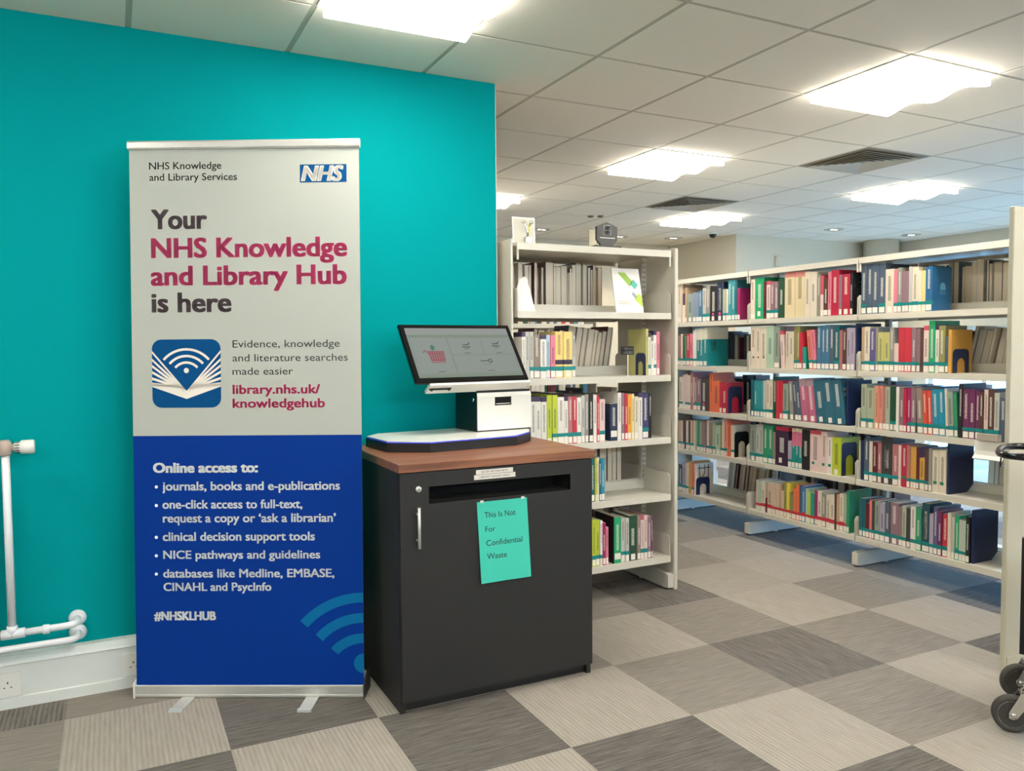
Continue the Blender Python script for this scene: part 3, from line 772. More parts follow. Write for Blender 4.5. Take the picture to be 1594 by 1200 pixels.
BOOKDATA = """
F1 @4.951 cream:41:282:l beige:20:291:n white:32:220:l tan:21:262:l greygreen:64:212:l bluegrey:36:221:l bluegrey:33:219:l steel:41:229:l palegrey:38:244:b grey:42:259:b black:75:252:p navy:67:278:p sage:31:223:b cream:23:221:b teal:35:285:l teal:32:282:l deepteal:23:279:b magenta:26:220:l
F2 @4.950 taupe:24:228:b rose:20:227:b cream:19:240:b forest:24:234:b green:18:227:b red:41:237:b pink:37:240:b white:16:265:b white:19:275:b tealpale:39:278:l tealpale:39:277:l tealpale:41:283:l
F3 @4.928 cream:41:246:b pinkwhite:31:262:l pinkwhite:32:268:b cream:28:260:b rose:31:283:n cream:14:247:b mauve:34:248:b mauve:38:234:b charcoal:68:247:p brown:29:259:n orange:39:285:n orange:67:227:n red:26:215:l crimson:60:220:l
F4 @4.942 tan:30:214:b pinkwhite:31:217:b brown:21:219:b maroon:16:220:n cream:24:220:b brown:23:216:b pinkwhite:14:225:b tan:28:227:b cream:16:229:l sage:24:228:n green:30:229:b sage:18:227:b taupe:22:232:b mauve:25:231:l charcoal:8:235:b cream:31:244:b taupe:34:225:b sage:33:232:b palegreen:51:211:l olive:19:217:b cream:24:264:b salmon:30:266:b orange:37:255:n cream:31:227:b
F5 @4.938 charcoal:50:209:b lavender:44:230:b cream:29:234:b ochre:34:246:n orange:28:235:b white:18:234:l
M1 @4.198 cream:42:269:l emerald:77:278:d maroon:25:245:n pinkwhite:38:248:b mauve:37:240:b mauve:36:237:b forest:54:254:n creampink:87:292:n creampink:82:288:n cream:42:282:n cream:50:276:n grey:29:256:n pinkwhite:24:247:l brown:36:226:l pink:24:265:l crimson:57:273:n mauve:22:240:l crimson:56:241:l black:20:245:l
M2 @4.203 cream:55:275:m cream:49:273:m cream:61:272:m palegreen:74:275:n greygreen:54:276:l pinkwhite:33:243:nL4 creampurple:39:272:n creampurple:39:271:n olive:26:272:b olive:27:272:b red:25:230:l tealgreen:33:138:l coral:35:243:bL6 pink:32:245:bL6 steel:36:270:l steel:33:269:l steel:36:272:l slate:38:263:l deepteal:41:268:b rose:27:238:n brown:32:242:l lavender:30:250:l lavender:30:249:l
M3 @4.152 deepteal:24:247:l teal:31:243:b teal:26:244:b teal:29:245:b palegrey:28:246:b cream:31:252:b cream:28:253:b forest:35:274:n red:27:250:n red:24:251:l greygreen:46:232:b grey:31:249:lL4 slate:29:247:lL7 slate:29:251:lL7 mauvepink:57:269:lL7 mauvepink:58:271:lL7 tealslate:75:266:lL8 tealslate:70:269:lL8 tealslate:68:271:lL8
M4 @4.164 greygreen:57:247:b palegrey:33:253:b palegrey:34:256:b green:46:254:l green:45:253:b taupe:22:215:l aubergine:111:256:d lavender:30:171:b tealpink:28:255:l tealpink:28:258:l tealpink:31:255:l black:64:255:n pinkwhite:88:259:g pinkwhite:49:256:g white:34:225:g lime:68:230:l
M5 @4.104 pinkwhite:22:209:r palegreen:30:205:r cream:37:208:r maroon:17:99:n beige:46:207:r beige:33:208:r beige:28:212:r tan:23:211:r beige:19:172:r olive:22:232:r yellow:28:230:r olive:18:173:r olive:18:171:r orange:21:203:r orange:25:232:r slate:21:228:r blue:30:230:r palegreen:24:218:r lime:18:198:r tealgreen:29:197:r magenta:27:216:r cream:32:216:r grey:32:207:r cream:33:204:r cream:35:207:r brown:12:226:n tan:21:220:r cream:29:229:r sage:24:229:r green:21:254:l
N1 @3.280 slate:36:282:b slate:40:282:l slate:41:281:l slate:45:279:b cream:55:244:l pink:23:237:b grey:27:246:b mauve:22:226:b mauve:22:224:b palegrey:21:246:b cream:35:241:b cream:20:220:b yellowcream:22:218:b bluesteel:40:237:b
N2 @3.259 tan:21:252:b cream:37:254:b violet:37:242:b grey:17:247:l yellowgreen:38:220:b yellowgreen:39:219:b grey:28:245:b pinkwhite:28:157:b red:21:244:b red:18:243:b red:21:243:b red:22:242:b mauve:28:241:b mauve:22:236:b brown:20:235:n pinkwhite:31:250:b emerald:37:276:b white:23:251:b olive:37:248:b slate:18:191:b ochre:19:226:n
N3 @3.257 sage:38:254:b sage:51:235:b tan:10:248:n salmon:23:249:l salmon:24:249:l rose:20:245:l sage:29:246:l forest:22:247:b forest:19:248:b white:17:248:l mauve:29:244:l crimson:21:239:l magenta:22:246:b mauve:30:247:b taupe:37:248:bL3 redorange:25:233:bL3 redorange:27:235:bL3 cyan:39:244:bL3 cyan:37:246:bL3 cream:14:250:bL3 greygreen:33:235:bL3 green:20:231:bL3 black:22:279:n plum:35:254:b plum:32:253:b plum:24:247:b brown:21:243:b pinkwhite:23:254:b brown:30:260:b palegrey:27:241:b slate:34:218:n
N4 @3.265 palegrey:10:230:n navy:25:232:n slate:34:247:b cream:24:232:b maroon:33:230:b rose:26:233:b charcoal:71:268:b rose:41:232:b pinkwhite:16:230:l crimson:36:233:g rose:21:233:b ochre:18:230:b ochre:19:232:b maroon:17:231:b ochre:33:175:b brown:23:226:b grey:19:234:l cream:40:227:g cream:40:231:g
N5 @3.260 deepteal:24:225:b deepteal:21:226:b maroon:27:204:b coral:17:225:b charcoal:17:223:b greygreen:36:227:b lavender:35:222:b slate:33:236:b mauve:54:235:b mauve:24:220:b sage:26:230:b charcoal:24:221:l white:33:237:b green:35:235:b tealnavy:47:266:b lavender:23:216:b violet:25:258:b plum:24:241:b red:33:228:b cream:19:241:l palegrey:19:223:l emerald:24:233:b palegrey:18:216:b palegreen:20:215:b black:22:239:l
L2 @1.767 white:20:226:n palegrey:23:228:n palegrey:22:228:b taupe:35:213:b white:35:213:b paleblue:22:213:b pink:28:211:b yellow:45:229:b yellow:52:229:b palegrey:19:208:b / @2.494 yellowgreen:17:243:n white:18:223:b white:18:179:l white:19:234:b pink:21:229:l
L3 @1.812 white:29:244:n white:30:243:n white:32:240:n lime:29:248:l lime:30:247:b white:39:236:b white:23:240:b rose:27:237:b red:25:236:b white:25:230:b palegrey:22:239:l grey:22:245:l black:26:247:l white:20:241:l red:17:236:l pinkwhite:35:216:b / @2.273 navy:45:191:d white:23:246:l mauve:20:245:l red:21:240:l amber:24:234:l yellowcream:17:238:l cream:25:223:l white:26:242:n indigo:42:238:b black:17:237:n
L4 @2.147 white:10:225:l deepteal:22:224:l lime:12:223:l cream:13:225:l deepteal:15:215:l cyan:22:219:l
L5 @2.148 lime:13:248:b lime:24:242:b lime:24:239:b white:15:234:b magenta:21:220:l pink:17:195:l / @2.289 black:5:245:n emerald:45:241:d palegrey:25:231:b palegrey:24:229:b forest:52:238:l taupe:23:237:l pinkwhite:21:234:b pinkwhite:22:232:b mauve:22:226:l plum:12:224:l
"""

# ------------------------------------------------------------------ bookcases: double sided cantilever steel shelving
SHELF_Z = [1.485, 1.158, .826, .520, .186]
def bookcase(name_label, loc, rz, s_in, bays, panels, group=None, ends=True):
    """front along local x; s_in: start of the first bay, bays: list of bay widths, panels: (start?, end?)"""
    t = thing('bookcase', name_label, 'bookcase', loc, rz, group)
    D2 = .525
    edges = [s_in]
    for b in bays: edges.append(edges[-1] + b)
    for bi in range(len(bays)):
        x0, x1 = edges[bi] + .004, edges[bi + 1] - .004
        for z in SHELF_Z:
            for a, c, bk in ((.0, .245, 1), (D2 - .245, D2, -1)):
                s = MB()
                s.box(x0, x1, a + .002, c - .002, z - .012, z)
                f0, f1 = (a, a + .002) if bk > 0 else (c - .002, c)
                s.box(x0, x1, f0, f1, z - .033, z)
                e0 = c - .006 if bk > 0 else a + .002
                s.box(x0, x1, e0, e0 + .004, z, z + .047)
                so = s.build('shelf', M['steelw'], t)
                for xx in (x0 + .001, x1 - .004):
                    outline = [(a + .004, z - .03), (c - .002, z - .03), (c - .002, z + .115), (a + .02, z + .112), (a + .004, z + .095)] if bk > 0 else [(a + .002, z - .03), (c - .004, z - .03), (c - .004, z + .095), (c - .02, z + .112), (a + .002, z + .115)]
                    MB().prism(outline, 'x', xx, xx + .003).build('shelf_bracket', M['steelw'], so)
        cn = MB().box(x0, x1, .002, D2 - .002, 1.797, 1.812).box(x0, x1, 0, .002, 1.778, 1.812).box(x0, x1, D2 - .002, D2, 1.778, 1.812)
        co = cn.build('canopy', M['steelw'], t)
        for xx in (x0 + .001, x1 - .009):
            MB().box(xx, xx + .008, .0025, .0105, 1.73, 1.797).build('canopy_bracket', M['steelw'], co)
    for x in edges:
        u = MB()
        hw = .015
        u.box(x - hw, x + hw, .250, .275, .0, 1.80)
        for k in range(62):
            z = .12 + k * .027
            for dx in (-.006, .006):
                u.box(x + dx - .0015, x + dx + .0015, .2492, .2499, z, z + .014, 1)
                u.box(x + dx - .0015, x + dx + .0015, .2751, .2758, z, z + .014, 1)
        u.build('upright', [M['steelw'], M['slot']], t)
        ft = MB().prism([(.002, .012), (.03, .008), (.495, .008), (.523, .012), (.523, .082), (.5, .088), (.025, .088), (.002, .082)], 'x', x - .02, x + .02)
        ft.box(x - .012, x + .012, .02, .05, .0, .01, 1).box(x - .012, x + .012, .475, .505, .0, .01, 1)
        ft.build('foot', [M['steelw'], M['rubber']], t)
    for p in panels:
        MB().bbox(p[0], p[1], -.006, D2 + .006, .0, 1.826, .003).build('end_panel', M['steelw'], t)
    return t

LX, LY = 1.700, 3.42
bookcase('narrow white steel bookcase standing past the end of the teal wall', (LX, LY, 0), 0, .034, [.918], [(.0, .0125), (.968, .990)])
RX, RY = 3.88, 5.075
lb = bookcase('long white steel bookcase of several bays along the carpet aisle', (RX, RY, 0), -math.pi / 2, .0, [.9, .9, .9], [(-.03, -.018), (2.722, 2.744)])
# shelf edge title strips
for z in SHELF_Z:
    for s0 in (.04, .94, 1.84):
        MB().box(s0, s0 + .13, -.0012, -.0002, z - .029, z - .008).build('edge_label', mat('edge_label_card', 'cdc6b6', .6) if 'edge_label_card' not in bpy.data.materials else bpy.data.materials['edge_label_card'], lb)
bc = bookcase('white steel bookcase half seen through the narrow bookcase', (1.55, 5.35, 0), 0, .034, [.9, .9], [(.0, .0125), (1.855, 1.877)])

# ------------------------------------------------------------------ books
PAL = dict(cream=('d9cdb8', 'cream'), beige=('cdb59c', 'beige'), white=('e0dbd2', 'white'), tan=('b99d7c', 'tan'), greygreen=('8d998c', 'grey-green'), bluegrey=('7d8da3', 'blue-grey'),
    steel=('41718f', 'steel blue'), palegrey=('b9b8b0', 'pale grey'), grey=('8e8b82', 'grey'), black=('1c1a1b', 'black'), navy=('20304e', 'navy'), sage=('a3ac94', 'sage'), teal=('2f8f96', 'teal'),
    deepteal=('175f68', 'deep teal'), magenta=('9a1f5f', 'magenta'), taupe=('8c7b70', 'taupe'), rose=('b06f70', 'rose'), forest=('1d4a34', 'dark green'), green=('2e8f66', 'green'),
    red=('c42f40', 'red'), pink=('d87a8c', 'pink'), tealpale=('0f7f86', 'teal and cream'), pinkwhite=('dcc2ba', 'pale pink'), mauve=('8b6d76', 'mauve'), charcoal=('3c3b3c', 'charcoal'),
    brown=('55382f', 'brown'), orange=('e0704a', 'orange'), crimson=('b3213f', 'crimson'), maroon=('5b1d26', 'maroon'), palegreen=('a9c2a8', 'pale green'), olive=('8d8a52', 'olive'),
    salmon=('d8907a', 'salmon'), lavender=('a79cad', 'lavender'), ochre=('cc9a45', 'ochre'), emerald=('12a068', 'emerald'), creampink=('d9c89f', 'cream and pink'), creampurple=('d3c6b2', 'cream and purple'),
    tealgreen=('159a84', 'sea green'), coral=('dd7468', 'coral'), slate=('4a5a6c', 'slate'), mauvepink=('b4617c', 'pink-mauve'), tealslate=('2d6477', 'slate teal'), aubergine=('35203a', 'aubergine'),
    tealpink=('12857e', 'teal and pink'), lime=('b5c234', 'lime'), yellow=('e3cf3e', 'yellow'), blue=('3d6ea0', 'blue'), yellowcream=('e2cf8e', 'pale yellow'), bluesteel=('1c5f8e', 'blue'),
    violet=('5a5480', 'violet'), yellowgreen=('bdb872', 'yellow-green'), redorange=('d44a36', 'orange-red'), cyan=('0f87a5', 'cyan'), plum=('6a2c56', 'plum'), tealnavy=('1c4654', 'dark teal'),
    paleblue=('a9c4d8', 'pale blue'), amber=('e2a03c', 'amber'), indigo=('3a3c66', 'indigo'))
PAL['yellowL'] = ('e8cb7c', 'yellow')
TOPS = dict(creampink=('d98a7c', .12), creampurple=('594c5c', .12), tealpale=('d8d2be', .30), tealpink=('e0d0b0', .09), aubergine=('c22d4a', .10), white=('3c3350', .0), pinkwhite=('c8505f', .0), mauvepink=('a58a94', .18))
COVER = {}
def cover(key, variant=0):
    ck = (key, variant)
    if ck in COVER: return COVER[ck]
    hx = PAL[key][0]
    c = lin(hx)
    lum = .3 * c[0] + .6 * c[1] + .1 * c[2]
    title = lin('e6e0d4') if lum < .26 else lin(('4a4038', '26384e', '6a2a34')[variant % 3])
    m = mat('cover_' + key + '_%d' % variant, hx, .42, coat=.25)
    nt = m.node_tree; b = nt.nodes['Principled BSDF']; L = nt.links
    def node(tp, **kw):
        n = nt.nodes.new(tp)
        for a, v in kw.items(): setattr(n, a, v)
        return n
    tc = node('ShaderNodeTexCoord'); sp = node('ShaderNodeSeparateXYZ'); L.new(tc.outputs['Generated'], sp.inputs[0])
    mp = node('ShaderNodeMapping'); mp.inputs['Scale'].default_value = (260, 1, 420); mp.inputs['Location'].default_value = (variant * 3.1, 0, variant * 7.7)
    L.new(tc.outputs['Object'], mp.inputs['Vector'])
    ns = node('ShaderNodeTexNoise'); ns.inputs['Scale'].default_value = 1; ns.inputs['Detail'].default_value = 1; L.new(mp.outputs[0], ns.inputs['Vector'])
    def mth(op, a, k):
        q = node('ShaderNodeMath', operation=op)
        for i, x in enumerate((a, k)):
            if isinstance(x, (int, float)): q.inputs[i].default_value = x
            else: L.new(x, q.inputs[i])
        return q.outputs[0]
    dx = mth('ABSOLUTE', mth('SUBTRACT', sp.outputs[0], .5), 0)
    lo, hi = ((.40, .90), (.34, .72), (.5, .93), (.28, .84))[variant % 4]
    f = mth('MULTIPLY', mth('LESS_THAN', dx, .17), mth('LESS_THAN', sp.outputs[1], .03))
    f = mth('MULTIPLY', f, mth('MULTIPLY', mth('GREATER_THAN', sp.outputs[2], lo), mth('LESS_THAN', sp.outputs[2], hi)))
    f = mth('MULTIPLY', f, mth('GREATER_THAN', ns.outputs['Fac'], .47))
    f = mth('MULTIPLY', f, .75)
    mx = node('ShaderNodeMix', data_type='RGBA'); L.new(f, mx.inputs[0]); mx.inputs[6].default_value = c; mx.inputs[7].default_value = title
    out = mx.outputs[2]
    tp = TOPS.get(key)
    if tp and (tp[1] or variant % 2):
        fr = tp[1] or .10
        m2 = node('ShaderNodeMix', data_type='RGBA'); L.new(mth('GREATER_THAN', sp.outputs[2], 1 - fr), m2.inputs[0]); L.new(out, m2.inputs[6]); m2.inputs[7].default_value = lin(tp[0]); out = m2.outputs[2]
    if key == 'tealpink':
        m2 = node('ShaderNodeMix', data_type='RGBA'); L.new(mth('MULTIPLY', mth('GREATER_THAN', sp.outputs[2], .56), mth('LESS_THAN', sp.outputs[2], .91)), m2.inputs[0]); L.new(out, m2.inputs[6]); m2.inputs[7].default_value = lin('d0708c'); out = m2.outputs[2]
    if key == 'yellowL':
        m2 = node('ShaderNodeMix', data_type='RGBA'); L.new(mth('MULTIPLY', mth('GREATER_THAN', sp.outputs[2], .29), mth('LESS_THAN', sp.outputs[2], .39)), m2.inputs[0]); L.new(out, m2.inputs[6]); m2.inputs[7].default_value = lin('2c2340'); out = m2.outputs[2]
    L.new(out, b.inputs['Base Color'])
    COVER[ck] = m
    return m

ORD = 'zeroth first second third fourth fifth sixth seventh eighth ninth tenth eleventh twelfth thirteenth fourteenth fifteenth sixteenth seventeenth eighteenth nineteenth twentieth twenty-first twenty-second twenty-third twenty-fourth twenty-fifth twenty-sixth twenty-seventh twenty-eighth twenty-ninth thirtieth thirty-first thirty-second thirty-third thirty-fourth thirty-fifth'.split()
ROW = {1: 'top', 2: 'second', 3: 'third', 4: 'fourth', 5: 'bottom'}
BAY = {'F': 'far bay of the long bookcase', 'M': 'middle bay of the long bookcase', 'N': 'near bay of the long bookcase', 'L': 'narrow bookcase'}
BAYS = {'F': 'long bookcase far bay', 'M': 'long bookcase middle bay', 'N': 'long bookcase near bay', 'L': 'narrow bookcase'}
rng = random.Random(21)

def cover_mesh(w, D, h, c):
    t = min(.0022, w * .22)
    if w > .03: c = c * 1.6
    c = min(c, w * .3)
    poly = [(0, D), (0, c), (c * .35, c * .3), (c, 0), (w - c, 0), (w - c * .35, c * .3), (w, c), (w, D), (w - t, D), (w - t, t + c * .3), (t, t + c * .3), (t, D)]
    return MB().prism(poly, 'z', 0, h), t + c * .3, t

SPECS = []
def make_book(label, w, h, D, mt, loc, rot, group, op='n', shelf_kind='book', cat='book'):
    t = thing('book', label, cat, loc, 0, group)
    t.rotation_euler = rot
    hard = D > .165
    cm, ys, tt = cover_mesh(w, D, h, .0018)
    cm.build('cover', mt, t)
    ins = .003 if hard else .0008
    if w - 2 * tt > .002:
        MB().box(tt + .0001, w - tt - .0001, ys, D - ins, ins, h - ins).build('page_block', M['paper'], t)
    o0 = op[0]
    e = .0005
    lw = max(.0025, min(w * .09, .004))
    if o0 in 'lbrpdg':
        z0, z1 = (.005, .036)
        if o0 == 'd': z0, z1 = .02, .052
        if o0 == 'g':
            MB().box(w * .2, min(w * .8, w * .2 + .02), -e, -.0001, .045, .062).build('spine_sticker', M['green'], t)
        else:
            xa, xb = (lw, w - lw)
            if w > .05: xa, xb = w * .28, w * .28 + .026
            MB().box(xa, xb, -e, -.0001, z0, z1).build('spine_label', M['labelw'], t)
    if o0 in 'br':
        z0, z1 = (.0375, .0565) if o0 == 'b' else (.038, .06)
        z0 += rng.uniform(-.003, .003)
        b = MB().box(-.0003, w + .0003, -e - .0001, .014, z0, z1)
        b.build('colour_band', M['tealband'] if o0 == 'b' else M['redband'], t)
    if o0 == 'p':
        MB().lathe([(.011, -.0001), (.011, .0006), (0, .0006)], 0, Matrix.Translation((w * .28 + .013, 0, .05)) @ axis_to((0, -1, 0)), 14).build('round_sticker', M['pinkdot'], t)
    if o0 == 'm':
        MB().lathe([(.007, -.0001), (.007, .0006), (0, .0006)], 0, Matrix.Translation((w * .55, 0, .07)) @ axis_to((0, -1, 0)), 12).build('round_sticker', M['redband'] if rng.random() < .4 else M['ink'], t)
    return t

BOOKS = {}
MARK = {'b': ' with teal band', 'r': ' with red band', 'p': ' with pink sticker', 'g': ' with green sticker', 'l': '', 'n': '', 'd': '', 'm': ''}
BAY_LIM = {'L': (LX + .034, LX + .952), 'F': (.0, .9), 'M': (.9, 1.8), 'N': (1.8, 2.7)}
ENDS = {'F3': .012, 'F4': .012, 'F5': .012, 'M4': .012, 'N2': .012, 'N4': .03, 'N5': .03, 'M2': .022, 'M3': .024, 'N3': .02}
ROW_END = {}
def lay_row(key, spec):
    bay, row = key[0], int(key[1])
    z = SHELF_Z[row - 1]
    left = bay == 'L'
    rz = 0 if left else -math.pi / 2
    lim = BAY_LIM[bay]
    items, runs = [], []
    for tok in spec.split():
        if tok == '/': continue
        if tok[0] == '@':
            v = float(tok[1:]); runs.append([max(v if left else RY - v, lim[0] + .010), []]); continue
        col, w, h, op = tok.split(':')
        lean = 0.0
        if 'L' in op: lean = float(op.split('L')[1]); op = op.split('L')[0]
        runs[-1][1].append((col, float(w) / 1000, float(h) / 1000, op, lean))
    n = 0
    for ri, (start, its) in enumerate(runs):
        stop = runs[ri + 1][0] - .001 if ri + 1 < len(runs) else lim[1] - .011 - ENDS.get(key, 0)
        def gap(k):
            l1 = its[k][4]; l0 = its[k - 1][4] if k else 0
            if l1 <= l0: return 0.0
            return (math.sin(R(l1)) - math.sin(R(l0))) * its[k][2] + .001
        need = sum(i[1] for i in its)
        gaps = sum(gap(k) for k in range(len(its)))
        sc = min(1.0, (stop - start - gaps) / need)
        cur = start
        for k, (col, w, h, op, lean) in enumerate(its):
            n += 1
            w *= sc
            kk = 'yellowL' if left and col == 'yellow' else col
            D = max(.11, min(.2, h * rng.uniform(.66, .76)))
            front = .012 + rng.uniform(0, .006)
            cur += gap(k)
            th = (w - .0008) * math.cos(R(lean))
            x = cur + .0004
            cur += w
            size = 'slim ' if w < .02 else 'thick ' if w > .05 else ''
            lb = '%s%s book%s, %s from left, %s shelf, %s' % (size, PAL[kk][1], MARK.get(op[0], ''), ORD[n], ROW[row], BAYS[bay])
            loc = (x, LY + front, z + .0003) if left else (RX + front, RY - x, z + .0003)
            SPECS.append(dict(key=(key, n), label=lb, w=th, h=h, D=D, m=cover(kk, rng.randrange(4)), loc=loc, rot=(0, -R(lean), rz), group='books on the %s shelf of the %s' % (ROW[row], BAY[bay]), op=op, k=1.0 if left else .62))
        ROW_END[key] = cur
for line in BOOKDATA.strip().split('\n'):
    key, spec = line.split(' ', 1)
    lay_row(key, spec)

# rear-side books: their pale page edges face the viewer above the back stops
def rear_row(key, s0, s1, lean, hgt):
    bay, row = key[0], int(key[1])
    z = SHELF_Z[row - 1]
    left = bay == 'L'
    cur, n = s0, 0
    while cur < s1:
        w = rng.choice((.016, .022, .028, .034, .04, .05))
        h = rng.uniform(hgt - .025, hgt + .015)
        D = rng.uniform(.15, .19)
        c = math.cos(R(lean))
        if cur + w / c + math.sin(R(lean)) * h > s1: break
        n += 1
        lb = '%sbook showing page edges, %s in rear row, %s shelf, %s' % ('leaning ' if lean else '', ORD[n], ROW[row], BAYS[bay])
        th = w - .0008
        s = cur + th / c
        loc, rz = ((LX + s, LY + .512, z + .0005), math.pi) if left else ((RX + .512, RY - s, z + .0005), math.pi / 2)
        SPECS.append(dict(key=(key + 'r', n), label=lb, w=th, h=h, D=D, m=cover(rng.choice(('slate', 'maroon', 'tan', 'beige', 'charcoal', 'palegrey', 'white', 'cream', 'cream', 'taupe', 'white')), rng.randrange(4)), loc=loc, rot=(0, -R(lean), rz), group='rear row books on the %s shelf of the %s' % (ROW[row], BAY[bay]), op='n', k=.8 if left else .5))
        cur += w / c + (rng.random() < .2) * .004
rear_row('L1', .05, .76, 0, .27)
rear_row('L2', .26, .84, 9, .25)
rear_row('L4', .42, .90, 0, .25)
rear_row('F5', .30, .885, 8, .235)
rear_row('N1', 1.95, 2.685, 0, .272)
rear_row('N2', 2.16, 2.68, 12, .24)
rear_row('N4', 2.36, 2.685, 2, .235)
rear_row('N5', 2.5, 2.685, 6, .235)

# the 300 books that show largest are things of their own; the rest join one heap
KEEP = {('F1', 12), ('N4', 7), ('N5', 15), ('M1', 19), ('M3', 19), ('M4', 12), ('F2', 12), ('N1', 14), ('N5', 25), ('F5', 6)}
def score(q):
    x, y, z = q['loc']
    return (1e9 if q['key'] in KEEP else 0) + q['k'] * q['w'] * q['h'] / (x * x + y * y)
ranked = sorted(SPECS, key=score, reverse=True)
chosen = {id(q) for q in ranked[:299]}
heap_mb, heap_mats = MB(), []
def hm(m):
    if m not in heap_mats: heap_mats.append(m)
    return heap_mats.index(m)
for q in SPECS:
    if id(q) in chosen:
        BOOKS[q['key']] = (make_book(q['label'], q['w'], q['h'], q['D'], q['m'], q['loc'], q['rot'], q['group'], q['op']), q['w'], q['h'], q['D'])
        continue
    T = Matrix.Translation(q['loc']) @ Matrix.Rotation(q['rot'][2], 4, 'Z') @ Matrix.Rotation(q['rot'][1], 4, 'Y')
    w, h, D, o0 = q['w'], q['h'], q['D'], q['op'][0]
    tt = min(.0022, w * .22)
    c = hm(q['m'])
    heap_mb.box(0, tt, 0, D, 0, h, c, T).box(w - tt, w, 0, D, 0, h, c, T).box(tt, w - tt, 0, tt, 0, h, c, T)
    heap_mb.box(tt, w - tt, tt, D - .002, .001, h - .002, hm(M['paper']), T)
    if o0 in 'lbrpd': heap_mb.box(w * .1, w * .9, -.0005, -.0001, .005, .036, hm(M['labelw']), T)
    if o0 in 'br': heap_mb.box(-.0003, w + .0003, -.0006, .014, .0375, .0535, hm(M['tealband' if o0 == 'b' else 'redband']), T)

# spine and cover lettering that can be read in the place
def spine_text(key, n, s_, zlo, zhi, xw, m_, x0=.5):
    b, w, h, D = BOOKS[(key, n)]
    mb = MB()
    T = facing((w * x0 + xw / 2, -.0008, zhi), (0, 0, -1), (-1, 0, 0)) if False else facing((w * x0 - xw / 2, -.0008, zhi), (0, 0, -1), (1, 0, 0))
    put_text(mb, s_, T, 0, 0, zhi - zlo, xw, .03)
    mb.build('spine_title', m_, b)
def cover_text(key, n, lines, m_):
    """lettering on the board that faces the near end of the row"""
    b, w, h, D = BOOKS[(key, n)]
    mb = MB()
    T = facing((w + .0006, 0, 0), (0, 1, 0), (0, 0, 1))
    for s_, y0, z0, wd, cap in lines: put_text(mb, s_, T, y0, z0, wd, cap, .03)
    mb.build('cover_title', m_, b)
spine_text('F1', 12, 'Dictionary', .07, .24, .026, M['lightink'])
spine_text('N4', 7, 'Clinical Care', .08, .215, .02, M['lightink'])
spine_text('N5', 15, 'Decision Nurse', .07, .21, .018, M['lightink'])
spine_text('L3', 17, 'SIMULATION', .07, .18, .016, M['lightink'], .6) if False else None
cover_text('M1', 19, [('CLINICAL', .012, .185, .09, .016), ('SUPERVISION', .012, .163, .1, .013)], M['lightink'])
cover_text('M3', 19, [('NURSE', .02, .20, .07, .02), ('ADULT', .02, .168, .06, .02)], M['lightink'])
cover_text('M4', 12, [('N', .02, .16, .045, .055)], M['lightink'])
cover_text('F2', 12, [('Med', .04, .165, .04, .018), ('Cell', .04, .14, .036, .018), ('Bio', .04, .115, .036, .018)], M['lightink'])
b, w, h, D = BOOKS[('N1', 14)]
mb = MB(); T = facing((w + .0006, 0, 0), (0, 1, 0), (0, 0, 1))
flat(mb, arc(D * .55, .13, .022, 0, 180, 12) + [(D * .55 - .022, .112), (D * .55 + .022, .112)], T)
for z in (.1, .09): flat(mb, [(D * .55 - .025, z), (D * .55 + .025, z), (D * .55 + .025, z + .004), (D * .55 - .025, z + .004)], T)
mb.build('cover_emblem', mat('cover_emblem_blue', '5aa0c8', .5), b)
b, w, h, D = BOOKS[('N5', 25)]
mb = MB(); T = facing((w + .0006, 0, 0), (0, 1, 0), (0, 0, 1))
band(mb, arc(.075, .085, .04, 110, 250, 12), arc(.075, .085, .036, 110, 250, 12), T)
for z in (.2, .182, .165): flat(mb, [(.03, z), (.06, z), (.06, z + .006), (.03, z + .006)], T)
mb.build('cover_emblem', M['lightink'], b)

# what stands on the rear shelves elsewhere and on the bookcase further back: hardly seen, one heap each
def heap(rows, mats):
    for (x0, x1, y0, y1, z, horizontal) in rows:
        c = x0 if horizontal else y0
        e = x1 if horizontal else y1
        while c < e - .05:
            w = rng.uniform(.015, .045); h = rng.uniform(.2, .265); d = rng.uniform(0, .02)
            k = hm(rng.choice(mats))
            if horizontal: heap_mb.box(c, c + w - .001, y0 + d, y1, z + .0003, z + h, k)
            else: heap_mb.box(x0 + d, x1, c, c + w - .001, z + .0003, z + h, k)
            c += w
mixed = [cover(k, 1) for k in ('slate', 'cream', 'maroon', 'white', 'forest', 'pinkwhite', 'charcoal', 'palegrey', 'red', 'steel', 'white', 'cream')]
pal2 = [cover(k, 1) for k in ('brown', 'charcoal', 'maroon', 'grey', 'slate', 'taupe')] + [M['paper'], M['paper']]
rows = []
for bi, bay in enumerate('FMN'):
    for r_ in range(1, 6):
        if bay + str(r_) in ('F5', 'N1', 'N2', 'N4', 'N5'): continue
        a, c = RY - .9 * (bi + 1) + .02, RY - .9 * bi - .02
        if (bay, r_) in (('M', 2), ('M', 3)): c = a + .45
        if (bay, r_) == ('N', 3): a = c - .5
        rows.append((RX + .355, RX + .51, a, c, SHELF_Z[r_ - 1], False))
heap(rows, pal2)
rows = []
for bi in range(2):
    for z in SHELF_Z: rows.append((1.55 + .034 + .9 * bi + .02, 1.55 + .034 + .9 * bi + .87, 5.365, 5.53, z, True))
heap(rows, mixed)
heap([(LX + .06, LX + .93, 3.76, 3.93, SHELF_Z[2], True), (LX + .06, LX + .93, 3.76, 3.93, SHELF_Z[4], True)], pal2)
tag(heap_mb.build('shelved_books', heap_mats), 'remaining small or half hidden books packed along the shelves of all the bookcases', 'books', None, 'stuff')

